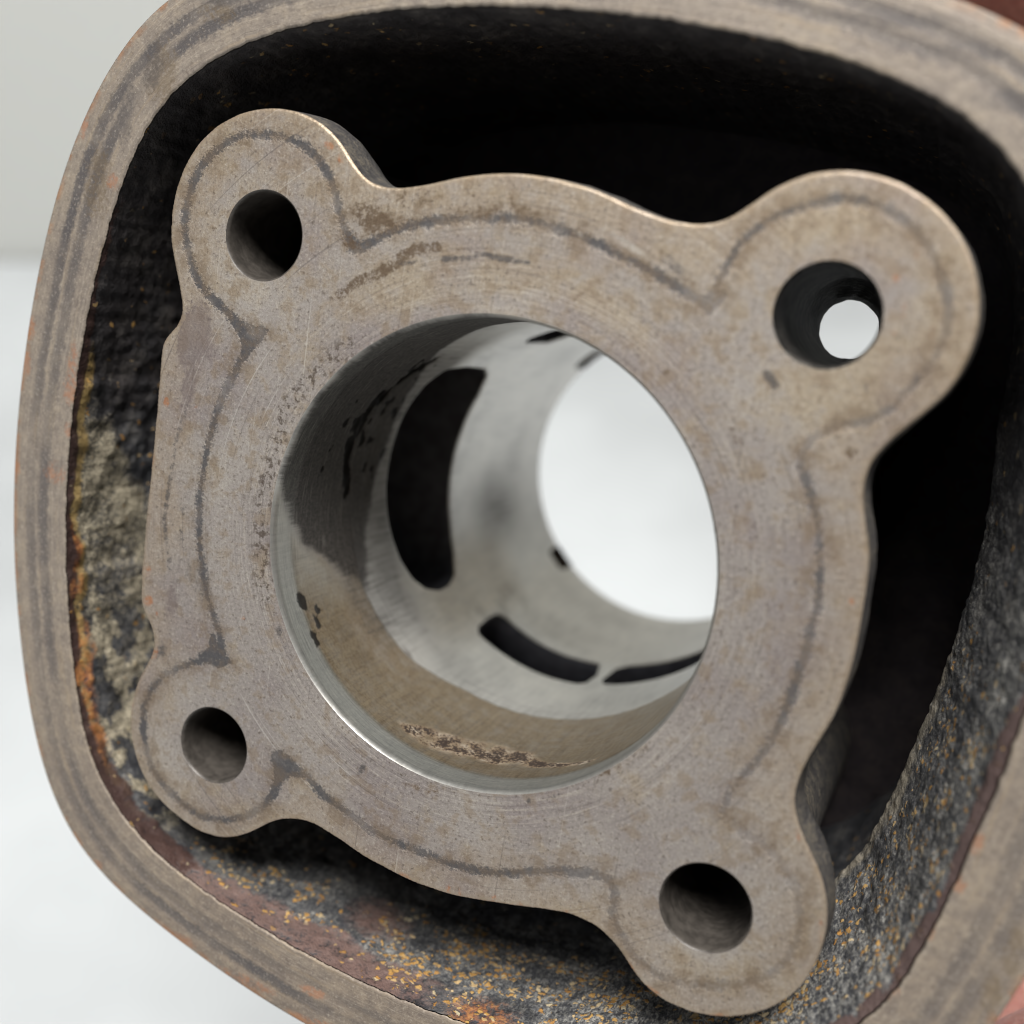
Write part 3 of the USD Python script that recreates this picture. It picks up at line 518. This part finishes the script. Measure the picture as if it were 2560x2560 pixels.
RIM_SPOTS = dict(o=[(-43.9, 7.5, .9, 2.4), (-43.9, 9.5, .7, 2), (-44.9, -1.4, 1.4, 1.2), (-49.9, -1.9, .7, .9), (-49.4, 8.6, .7, 1.6), (-49.2, 12, .8, 1.2), (-43.7, 3.0, .5, .8), (-40.8, 26.5, .8, .8), (-44.6, 31.5, .5, 1.5), (41.6, -15.5, .6, .9), (40.3, -19.8, .6, 1.0), (38.6, -25.5, .9, .8), (42.2, -12, .5, 1.0), (-36, -40.2, .8, .6), (-26, -44.6, 3, .7), (-18, -46.2, 4, .7), (-8, -47.8, 5, .8), (-10, -44.5, 1.5, .6)],
                 b=[(-42.5, 26, 1.6, 3.5), (-36.5, 36.5, 1.8, 3), (-20, 45.2, 3, .8), (-24, 44.2, 2.5, .7), (46.3, -19.5, .8, 2.2), (45.5, -23, .8, 2), (-31, 41.8, 2, .9)],
                 d=[(-40, 33, .9, 3.4), (-37.5, 37, 1.2, 2.2), (-30.5, 43, 3, .8), (-24, 45.2, 3, .6), (-17, 46, 3, .6), (25, 44.5, 4, .7), (30, 42.6, 3.0, .7), (33.5, 39.7, 3, .8), (20, 46.4, 3, .7)])
def spots(k):
    out = np.zeros(len(p2))
    for x, y, a, b in RIM_SPOTS[k]: out = np.maximum(out, np.clip(1.5 - np.hypot((p2[:, 0] - x) / a, (p2[:, 1] - y) / b), 0, 1))
    return out
ra = np.mod(np.degrees(np.arctan2(p2[:, 1], p2[:, 0])), 360)
k1 = np.interp(ra, [0, 40, 90, 118, 130, 152, 165, 185, 215, 250, 300, 360], [.4, .6, .5, .9, .95, .9, .55, .5, .35, .85, .4, .4])
k2 = np.interp(ra, [0, 40, 90, 118, 130, 150, 165, 185, 215, 250, 300, 360], [.35, .7, .35, .8, .85, .7, .6, .65, .55, .4, .35, .35])
tone = np.interp(ra, [0, 60, 120, 150, 190, 215, 250, 290, 330, 360], [.35, .1, .1, .2, .15, .5, .75, .6, .55, .35])
put(CYL, 'rim_face', np.c_[p2, zz], t2, M_RIM, dict(mD=np.stack([np.clip(k1 + 0.12, 0, 0.95), np.clip(k2 + 0.12, 0, 0.9), np.clip(tone + 0.12, 0, 1)], 1), mR=np.stack([do / np.maximum(do + di, 1e-6), so, di], 1), mB=np.stack([spots('o'), spots('b'), spots('d')], 1)))

# -- outer side wall of the casting
ro = resample(rim_out, 0.6); no = ring_normals(ro); N = len(ro)
rows = []
for off, dz in [(0, -0.2), (0.02, -0.8), (-0.15, -3), (-0.5, -8), (-0.7, -16), (-0.9, -24), (-1.0, -32), (-1.0, -40), (-1.6, -48), (-4, -51)]:
    q = ro + no * off
    q = q + no * ((fbm(np.c_[q * 0.35, np.full(N, dz * 0.35)], 3, 8) - 0.5) * min(0.3, 0.08 * abs(dz)))[:, None]
    rows.append(np.c_[q, np.full(N, dz)])
put(CYL, 'outer_wall', np.vstack(rows), grid_faces(N, len(rows), flip=True), M_OUT)

# -- inner wall of the water jacket: rough casting with lime, rust and scale; on the right it leans in to a ledge
N = 1100
jw = resample(ri, n=N); njw = ring_normals(resample(rim_in, n=N)); 
jw = resample(ri, n=N)
dz_list = np.r_[0.2, 0.35, np.arange(0.6, 20.01, 0.3), np.arange(20.6, 45.5, 1.2)]
ang = np.degrees(np.arctan2(jw[:, 1], jw[:, 0]))
def bump01(a, lo, hi, soft):
    return np.clip((a - lo) / soft + 0.5, 0, 1) * np.clip((hi - a) / soft + 0.5, 0, 1)
right = bump01(ang, -62, 35, 22)
a360 = np.mod(ang, 360)
left = bump01(a360, 165, 232, 20)
rows, W = [], []
for d in dz_list:
    base_in = 0.05 + 0.02 * d
    ch = np.clip((d - 0.1) / 0.9, 0, 1) * 0.8                      # bevel below the rim on the right
    slope = np.clip((d - 1.4) / 17.0, 0, 1) ** 0.9 * 3.7
    und = np.clip((d - 19.0) / 2.0, 0, 1) * 3.0
    inset = base_in + right * (ch + slope - und)
    q = jw - njw * inset[:, None]
    q3 = np.c_[q, np.full(N, -d)]
    a = 0.55 * np.clip(d / 1.6, 0.1, 1)
    nn = fbm(q3 * 0.42, 4, 31) - 0.5; n2 = fbm(q3 * 1.5, 3, 41) - 0.5
    q3[:, :2] += -njw * ((nn * a * (1.0 + 1.1 * left - 0.5 * right) + n2 * (0.32 + 0.06 * right * np.clip((d - 1.0) / 2, 0, 1)) * np.clip(d / 1.2, 0.2, 1)))[:, None]
    rows.append(q3); W.append(np.full(N, d))
V = np.vstack(rows); D = np.concatenate(W); A = np.tile(a360, len(dz_list)); NN = fbm(V * 0.25, 3, 51) - 0.5; Ntile = len(dz_list)
def box(lo, hi, s, a=A): return bump01(a, lo, hi, s)
def dep(lo, hi, s): return bump01(D + NN * 3.0, lo, hi, s)
AR = np.where(A > 180, A - 360, A)                          # -180..180 for the right side
edge_top = np.clip((A - 170) / 22, 0, 1)                    # the lime reaches deeper further down the left side
cream = box(174 + 10 * NN, 228, 16) * bump01(D + NN * 8, 1.2, 3.5 + 11 * edge_top, 4.0) * (0.75 + 0.5 * (fbm(V * 0.3, 2, 61) > 0.40))
cream *= 1 - 0.75 * box(196, 240, 14) * (fbm(V * 0.5, 3, 62) > 0.50)
yellow = box(166, 224, 8) * dep(1.0, 2.4, 0.8) * 0.9
redb = box(150, 232, 12) * dep(-1, 1.3, 0.7)
rust = np.maximum(box(187, 199, 6) * dep(0.6, 1.9, 0.6), box(201, 219, 6) * dep(0.9, 3.2, 0.8)) * (0.5 + fbm(V * 0.7, 2, 63))
rust = np.maximum(rust, np.clip(1.3 - np.linalg.norm((V - (6.0, -41.6, -1.8)) / (4.4, 3, 3.4), axis=1), 0, 1))
redb2 = box(214, 236, 6) * dep(-1, 2.6, 1.0)
pink = np.maximum(box(226, 272, 12) * bump01(D + NN * 3, -1, 1.6 + 3.2 * np.clip((A - 230) / 18, 0, 1), 1.6), np.clip(1.3 - np.linalg.norm((V - (-8.5, -41, -9.5)) / (4.4, 4, 4.2), axis=1), 0, 1))
pink = np.maximum(pink, 0.5 * redb2)
dots = 0.46 * box(236, 262, 10) * dep(3.0, 10, 2.5) + 0.62 * box(262, 318, 8) * dep(0.8, 14, 3) + 0.36 * box(318, 356, 10) * dep(1, 16, 3) + 0.05 * box(165, 190, 8) * dep(5, 14, 2)
frost = bump01(AR, -68, 16, 22) * dep(1.2, 22, 3) * (0.55 + 0.45 * bump01(D + NN * 5, -1, 7, 3)) + 0.45 * box(232, 300, 10) * dep(3, 18, 3)
maroon = box(306, 362, 8) * dep(-1, 1.1, 0.5)
lip = right[np.arange(len(A)) % N] * 0.8 * bump01(D + NN * 4, 16.6, 21, 2.2) * box(285, 358, 10)
oily_shade = bump01(AR + 40 * NN, 12, 179, 34) * np.clip(1.15 - cream, 0, 1)  # oily black at upper left; shade of the down-facing top wall painted in
put(CYL, 'jacket_wall', V, grid_faces(N, Ntile), M_JACKET, dict(mA=np.stack([cream, yellow, np.maximum(redb, 0.8 * redb2)], 1), mB=np.stack([rust, dots, np.clip(frost, 0, 1)], 1), mC=np.stack([maroon, pink, lip], 1), mD=oily_shade))

# -- floor of the jacket, deep in the dark
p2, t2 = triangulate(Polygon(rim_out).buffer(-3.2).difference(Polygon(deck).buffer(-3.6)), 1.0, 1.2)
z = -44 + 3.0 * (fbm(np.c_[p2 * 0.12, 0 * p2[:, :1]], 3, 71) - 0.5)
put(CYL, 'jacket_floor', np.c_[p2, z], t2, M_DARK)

# -- the bore: unrolled sheet with the port windows cut out, rolled up again
EXH = [(140, -22.8), (146, -21.4), (155, -21.1), (168, -21.8), (180, -22.4), (192, -23.3), (204, -24.6), (211, -26.0), (215.5, -28.0), (217.8, -30.8), (217.6, -33.6), (215, -36.0), (208, -37.9), (198, -38.8), (180, -39.2), (165, -39.2), (152, -38.5), (143.5, -36.4), (140, -33.5), (139, -28)]
TRA = [(-127, -38.5), (-126.4, -40.6), (-123.5, -41.5), (-110, -42.0), (-99, -42.8), (-90, -43.8), (-88.0, -43.6), (-85.4, -39.4), (-85.8, -35.6), (-87.6, -34.7), (-97.6, -33.9), (-113, -33.2), (-123.5, -32.7), (-125.8, -34.0)]
TRB = [(-82.2, -38.2), (-80.6, -36.2), (-77, -36.1), (-68, -36.8), (-58, -37.2), (-47, -37.6), (-44.5, -39.5), (-44.5, -45), (-48, -46.6), (-60, -46.4), (-72, -45.6), (-79, -44.8), (-81.8, -43)]
TRC = [(125.4, -35.0), (122, -33.2), (113, -33.6), (100, -34.2), (89, -34.6), (86.5, -36.2), (86.5, -41.5), (89, -43.2), (104, -43.4), (120, -43.2), (124.6, -41.8)]
NOTCH = [(-139.2, -67.5), (-138, -66.4), (-130.6, -66.4), (-129.4, -67.5), (-129.4, -72), (-139.2, -72)]
NOTCH2 = [(128, -66.5), (130, -65.2), (138.5, -65.2), (140.6, -66.5), (140.6, -72), (128, -72)]
def unroll(pts, rnd=1.0):
    q = np.array(pts, float); th = np.where(q[:, 0] < 20, q[:, 0] + 360, q[:, 0])
    return Polygon(np.c_[np.radians(th) * BORE_R, q[:, 1]]).buffer(-rnd).buffer(rnd, quad_segs=8)
ports = {k: unroll(v, r) for k, v, r in (('exhaust_port', EXH, 1.4), ('transfer_port', TRA, 0.35), ('transfer_port_b', TRB, 0.3), ('transfer_port_c', TRC, 0.8))}
notches = [unroll(NOTCH, 0.3), unroll(NOTCH2, 0.3)]
S0, S1, ZB = math.radians(20) * BORE_R, math.radians(380) * BORE_R, -70.7
sheet = shapely.box(S0, ZB, S1, -0.004)
for q in [*ports.values(), *notches]: sheet = sheet.difference(q)
p2, t2 = triangulate(sheet, 0.3, 0.38, (0.2,))
def roll(s, z, r):
    a = s / BORE_R; return np.c_[r * np.cos(a), r * np.sin(a), z]
s, z = p2[:, 0], p2[:, 1]; thd = np.degrees(s / BORE_R)            # 20..380 degrees
co = roll(s, z, BORE_R)
n1 = fbm(co * 0.5, 4, 81) - 0.5
d_port = np.full(len(p2), 99.0)
for q in ports.values(): d_port = np.minimum(d_port, dist_to(p2, np.array(q.exterior.coords)[:-1], True)[0])
r = np.full(len(p2), BORE_R)
r += np.clip((z + 0.38) / 0.38, 0, 1) * 0.28                        # broken edge at the top
r += np.where(z > -3.2 + 0.1 * n1, 0.06, 0.0)                       # shallow register for the head
ridge_z = np.interp(thd, [20, 120, 150, 180, 210, 232, 250, 275, 300, 320, 380], [-16, -11.5, -10.6, -14.0, -14.8, -16.0, -19.2, -20.6, -22.0, -23.5, -18])
r += 0.07 * np.clip((ridge_z - z) / 0.2, 0, 1) + 0.20 * np.clip((ridge_z - z) / 0.2, 0, 1) + 0.12 * np.clip((ridge_z - 2.8 - z) / 0.3, 0, 1)                     # ring travel begins
r += 0.18 * np.clip((0.22 - d_port) / 0.22, 0, 1) ** 2              # softened port edges
pit_c = np.interp(thd, [130, 141, 149, 156, 167, 176, 181], [-18.2, -16.2, -13.2, -11.0, -11.6, -12.4, -12.8])
pit = np.clip(1.35 - np.abs(z - pit_c - 3.4 * n1) / np.interp(thd, [133, 145, 158, 168, 181], [0.4, 1.0, 1.5, 1.1, 0.5]), 0, 1) * bump01(thd, 134, 181, 3) * np.clip(0.55 + 2.5 * (fbm(co * 0.9, 3, 83) - 0.38), 0.35, 1.2)
crater = bump01(thd, 132, 178, 6) * bump01(z, -20.5, -12.0, 2.0) * np.clip((fbm(co * 1.0, 2, 85) - 0.60) * 8, 0, 1)
for (ta, za, sa) in [(165, -7.6, .5), (157, -8.2, .55), (171, -7.2, .45), (150, -7.8, .4), (206, -3.4, .9), (212, -4.6, .8), (209, -5.4, .5), (216, -3.2, .7)]:
    crater = np.maximum(crater, 0.75 * np.clip(1.5 - np.hypot((thd - ta) * 0.349 / sa, (z - za) / (sa * .75)) + 2.2 * (fbm(co * 1.6, 3, 88) - 0.5), 0, 1))
r += 0.30 * pit + 0.10 * crater + 0.008 * n1
carb_lo = np.interp(thd, [60, 100, 130, 150, 168, 180, 191, 199, 207, 216, 226, 240], [-9, -13, -16, -19.5, -20.5, -20.0, -19, -18.0, -17, -16.8, -16, -15])
carb_hi = np.interp(thd, [60, 172, 191, 199, 207, 216, 226, 240], [-0.2, -0.2, -5.0, -9.4, -13.4, -15.8, -17, -18])
carbon_shade = bump01(z + 2.0 * n1, carb_lo, carb_hi, np.interp(thd, [170, 215], [2.0, 4.5])) * bump01(thd + 10 * n1, 80, 224, 34) * np.interp(thd, [90, 130, 180, 220], [0.9, 1.0, 1.0, 0.9])  # carbon deposit, with the shade of the upper left wall painted in
carbon_shade = np.maximum(carbon_shade, 0.55 * bump01(z + 2.5 * n1, -25, -10, 5) * bump01(thd, 120, 236, 30))
beige = bump01(z + 0.15 * n1, ridge_z, -2.9, 0.5) * bump01(thd + 12 * n1, 196, 345, 30)
beige = np.maximum(beige, 0.55 * bump01(z + 3 * n1, -52, -25, 8) * bump01(thd, 205, 235, 12))
beige = np.maximum(beige, 0.25 * bump01(thd, 225, 345, 14) * bump01(z, -70, -44, 4))
rc = np.interp(thd, [248, 256, 270, 282, 290, 304], [-5.8, -6.6, -8.2, -8.3, -6.6, -5.0]); rw = np.interp(thd, [248, 256, 270, 282, 290, 304], [0.8, 2.2, 2.6, 2.2, 0.8, 0.4])
rustp = np.clip(1.25 - np.abs(z - rc) / rw, 0, 1) * bump01(thd, 249, 306, 6) * np.clip(1.0 + 2.4 * (fbm(co * 0.7, 3, 87) - 0.5), 0.2, 1.5)
lines = np.clip(1.2 - np.abs(z - ridge_z + 0.1) / 0.28, 0, 1) * bump01(thd, 150, 335, 10)
z2 = ridge_z + np.interp(thd, [200, 232, 250, 300], [3.2, 0.4, 4.0, 3.0])
lines = np.maximum(lines, 0.55 * np.clip(1.2 - np.abs(z - (ridge_z - 2.6) - 0.3 * n1) / 0.3, 0, 1) * bump01(thd, 240, 320, 8))
lines = np.maximum(lines, np.clip(1.2 - np.hypot((thd - 231) * 0.349 / 1.4, (z + 16.8) / 0.6), 0, 1) * 0.9)
soot = 1.1 * np.exp(-((thd - 198) * 0.349 / 4.2) ** 2 - ((z + 54.0) / 8.5) ** 2)
soot = np.maximum(soot, 0.35 * bump01(thd, 225, 240, 6) * bump01(z, -50, -34, 4) * (n1 > 0.02))
band = bump01(z, -3.25, -0.2, 0.3) * np.interp(thd, [60, 80, 180, 215], [1, 0.15, 0.2, 1.0])  # fainter on the upper left, where the shade is painted in
put(CYL, 'bore_lining', roll(s, z, r), t2[:, ::-1], M_BORE, dict(co=co, mT=np.stack([s, z, 0 * s], 1), mA=np.stack([np.clip(carbon_shade, 0, 1), beige, rustp], 1), mB=np.stack([lines, np.clip(pit + 0.8 * crater, 0, 1), soot], 1), mC=np.stack([band, 0 * s, 0 * s], 1)))

# -- port passages behind the windows
def passage(name, poly, r_out, mat, rise=0.0, close=True, label=None):
    q = resample(np.array(poly.exterior.coords)[:-1], 0.4)
    if not LinearRing(q).is_ccw: q = q[::-1]
    n = len(q); radii = np.linspace(BORE_R + 0.53, r_out, 7)
    rows = [roll(q[:, 0], q[:, 1] + rise * (k / 6) ** 1.5, rr) for k, rr in enumerate(radii)]
    v = np.vstack(rows); f = grid_faces(n, 7, flip=True)
    if close:
        c = rows[-1].mean(0); v = np.vstack([v, c]); i = np.arange(n); base = 6 * n
        f = np.vstack([f, np.stack([base + i, np.full(n, len(v) - 1), base + (i + 1) % n], 1)])
    put(CYL, name, v, f, mat, label=label)
passage('exhaust_port', ports['exhaust_port'], 31.5, M_PORT, -1.5, label='large dark exhaust port window on the left of the bore')
passage('transfer_port', ports['transfer_port'], 27.6, M_PORT, -6.0, label='long dark transfer port slot low in the bore, left of the thin bridge')
passage('transfer_port', ports['transfer_port_b'], 27.6, M_PORT, -6.0, label='dark transfer port slot low in the bore, right of the thin bridge')
passage('transfer_port', ports['transfer_port_c'], 27.6, M_PORT, -6.0, label='dark sliver of a transfer port at the top of the bore')
for q in notches: passage('skirt_notch', q.intersection(shapely.box(S0, ZB - 0.9, S1, 0)), 22.4, M_PORT, 0.0)

# -- bolt holes
for i, (h, hr) in enumerate(zip(HOLES, HOLE_R)):
    ta = np.linspace(0, 2 * np.pi, 96, endpoint=False)
    if i == 1: prof = [(0.22, -0.01, 0), (0.08, -0.12, 0), (0, -0.4, 0), (0, -8, 0), (0, -17, 0), (-0.25, -18.4, .2), (-0.5, -20.5, .3), (-0.8, -22.5, .3), (-1.05, -24.6, .2), (-0.9, -26, .1), (1.0, -32, 0), (4.6, -58, 0)]
    else: prof = [(0.22, -0.01, 0), (0.08, -0.12, 0), (0, -0.4, 0), (0, -2, 0), (0.02, -5, 0), (0, -9, 0), (0.02, -14, 0), (0.02, -22, 0), (0, -40, 0), (0, -58, 0)]
    cx = lambda dz: np.array(h) + (np.array((21.8, 23.4)) - np.array(h)) * (max(0, -dz - 25) / 33 if i == 1 else 0)
    if i == 1: cc = {-18.4: (-.15, -.1), -20.5: (-.35, -.3), -22.5: (-.5, -.5), -24.6: (-.6, -.6), -26: (-.6, -.6)}
    rows = []
    for dr, dz, nz_ in prof:
        c = cx(dz) + (np.array(cc.get(dz, (0, 0))) if i == 1 else 0)
        rr = hr + dr + nz_ * 1.3 * (fbm(np.c_[np.cos(ta) * 3, np.sin(ta) * 3, np.full(96, dz)], 2, 91) - 0.5)
        rows.append(np.c_[c[0] + rr * np.cos(ta), c[1] + rr * np.sin(ta), np.full(96, dz)])
    put(CYL, 'bolt_hole', np.vstack(rows), grid_faces(96, len(rows)), M_HOLE2 if i == 1 else M_HOLE,
        label=['dark upper left bolt hole', 'upper right bolt hole with white daylight showing through', 'small lower left bolt hole with a scuffed wall', 'lower right bolt hole with rust flecks'][i])

# -- bottom: base plate round the bore, and the liner skirt
base = Polygon(rim_out).buffer(-3.9).difference(Point(0, 0).buffer(23.4, quad_segs=60)).difference(Point(21.8, 23.4).buffer(8.2))
p2, t2 = triangulate(base, 1.0, 2.2)
put(CYL, 'base_plate', np.c_[p2, np.full(len(p2), -51.0)], t2[:, ::-1], M_OUT)
a = np.linspace(0, 2 * np.pi, 180, endpoint=False)
rows = [np.c_[rr * np.cos(a), rr * np.sin(a), np.full(180, zz_)] for rr, zz_ in [(23.4, -51), (23.2, -56), (23.2, -69.8), (22.7, -70.6)]]
put(CYL, 'liner_skirt', np.vstack(rows), grid_faces(180, 4, flip=True), M_OUT)
end = Point(0, 0).buffer(22.7, quad_segs=60).difference(Point(0, 0).buffer(20.05, quad_segs=60))
if True:
    p2, t2 = triangulate(end.difference(Point(0, 0).buffer(20.37, quad_segs=60)), 0.5, 0.9)
    put(CYL, 'skirt_edge', np.c_[p2, np.full(len(p2), -70.7)], t2[:, ::-1], M_OUT)

# ------------------------------------------------------------------ the hand that holds it from the right
def capsule_chain(pts):
    out = None
    for (a, ra), (b, rb) in zip(pts[:-1], pts[1:]):
        sa = manifold3d.Manifold.sphere(ra, 28).translate(a); sb = manifold3d.Manifold.sphere(rb, 28).translate(b)
        hpart = manifold3d.Manifold.batch_hull([sa, sb]); out = hpart if out is None else out + hpart
    return out
fingers = [
    [((84, 30, -52), 12.5), ((72, 50, -34), 11.2), ((55, 56, -16), 9.6), ((43.5, 51.0, -8.0), 8.8), ((29, 53.4, -7.4), 7.8)],            # thumb over the top right corner
    [((92, 2, -46), 10.5), ((84, -8, -14), 9.6), ((71, -22, -9), 9.0), ((60.4, -30.5, -9.5), 8.8), ((57.4, -38, -10.5), 7.4)],         # index finger against the right side
    [((94, -8, -50), 10.5), ((88, -22, -28), 9.8), ((72, -36, -28), 9.0), ((60, -44, -29), 8.4), ((52, -51, -30), 7.2)],
    [((94, -16, -58), 10.0), ((88, -30, -46), 9.2), ((72, -42, -46), 8.6), ((60, -49, -46), 8.0), ((50, -54.5, -46), 6.8)],
    [((92, -20, -68), 9.2), ((86, -33, -63), 8.2), ((73, -43, -62), 7.4), ((62, -49, -61), 6.8), ((55, -53, -60), 5.8)],
]
palm = manifold3d.Manifold.batch_hull([manifold3d.Manifold.sphere(r_, 28).translate(c_) for c_, r_ in [((88, 28, -56), 13), ((93, 0, -48), 11), ((95, -16, -60), 10.5), ((93, -20, -68), 9.5), ((108, 18, -86), 14), ((104, -10, -92), 13)]])
wrist = capsule_chain([((106, 4, -88), 22), ((122, 6, -120), 21), ((150, 8, -180), 24)])
hand = palm + wrist
for fg in fingers: hand = hand + capsule_chain(fg)
hm = hand.refine_to_length(1.6).to_mesh()
ht = trimesh.Trimesh(hm.vert_properties[:, :3], hm.tri_verts, process=True)
trimesh.smoothing.filter_taubin(ht, 0.5, 0.52, 12)
hv = np.array(ht.vertices); hn = np.array(ht.vertex_normals)
hv = hv + hn * ((fbm(hv * 0.5, 3, 101) - 0.5) * 0.35)[:, None]
def skin():
    g = G(); co = g.attr('co'); a, b = g.noise(co, 0.16, 4, 0.6), g.noise(co, 1.6, 3, 0.6)
    vo = g.n('voronoi_texture', vector=g.mapv(co, (1, 1, 1)), scale=1.4, feature='distance_to_edge'); cr = g.step(O(vo + '.distance'), 0.0, 0.12, 0, 1)
    c = g.ramp(g.add(g.mul(a, 0.6), g.mul(b, 0.4)), [(0.32, srgb(150, 98, 89)), (0.5, srgb(172, 122, 111)), (0.68, srgb(190, 147, 134))])
    c = g.mix(g.sub(1.0, cr), c, srgb(160, 106, 98))
    p = g.n('principled_bsdf', base_color=c, roughness=0.5, subsurface_weight=0.25, subsurface_scale=0.002, subsurface_radius=(1.0, 0.35, 0.2), normal=g.bump(g.add(cr, b), 0.4, 0.0003))
    return g.finish('skin', p + '.BSDF')
M_SKIN = skin()
HAND = '/World/person_hand'
hx = UsdGeom.Xform.Define(stage, HAND); hx.AddTransformOp().Set(OBJ_MATRIX)
hx.GetPrim().SetCustomDataByKey('label', "person's bare hand gripping the engine cylinder, fingertips showing at the right corners")
hx.GetPrim().SetCustomDataByKey('category', 'hand')
put(HAND, 'hand', hv, ht.faces, M_SKIN)
nail_m = simple('finger_nail', srgb(222, 178, 164), 0.3, 0, 0.05)
def nail(tip, back, up, w, L):
    tip, back, up = map(np.array, (tip, back, up)); ax = (tip - back) / np.linalg.norm(tip - back); up = up - ax * (up @ ax); up = up / np.linalg.norm(up); sd = np.cross(ax, up)
    uu, vv = np.meshgrid(np.linspace(-1, 1, 13), np.linspace(-1, 1, 13)); rr = np.hypot(uu * 1, 0)
    w_ = w * np.sqrt(np.clip(1 - np.abs(vv) ** 4 * 0.55, 0, 1))
    P = tip + ax * (vv * L / 2)[..., None] + sd * (uu * w_ / 2)[..., None] + up * (-0.9 * uu ** 2 * (w / 7) * 1.4 - 0.5 * np.clip(vv, 0, 1) ** 2)[..., None]
    top = P.reshape(-1, 3); bot = top - up * 0.5; n = 13
    f = grid_faces(n, n, closed=False); f2 = f[:, ::-1] + n * n
    rim_i = np.r_[np.arange(n), np.arange(1, n) * n + n - 1, n * (n - 1) + np.arange(n - 2, -1, -1), np.arange(n - 2, 0, -1) * n]
    j = np.roll(rim_i, -1); s1 = np.stack([rim_i, rim_i + n * n, j], 1); s2 = np.stack([j, rim_i + n * n, j + n * n], 1)
    put(HAND, 'nail', np.vstack([top, bot]), np.vstack([f, f2, s1, s2]), nail_m)
for fg, up, w in zip(fingers, [(0.4, 1, 0.25), (1, -0.4, 0.35), (0.7, -0.7, 0.1), (0.7, -0.7, 0), (0.7, -0.7, 0)], (12, 9.5, 9.5, 9, 7.5)):
    tip, rt = np.array(fg[-1][0], float), fg[-1][1]; back = np.array(fg[-2][0], float); ax = (tip - back) / np.linalg.norm(tip - back)
    u_ = np.array(up, float); u_ = u_ - ax * (u_ @ ax); u_ /= np.linalg.norm(u_)
    nail(tip + ax * 1.0 + u_ * (rt * 0.93), back, u_, w, w * 1.15)
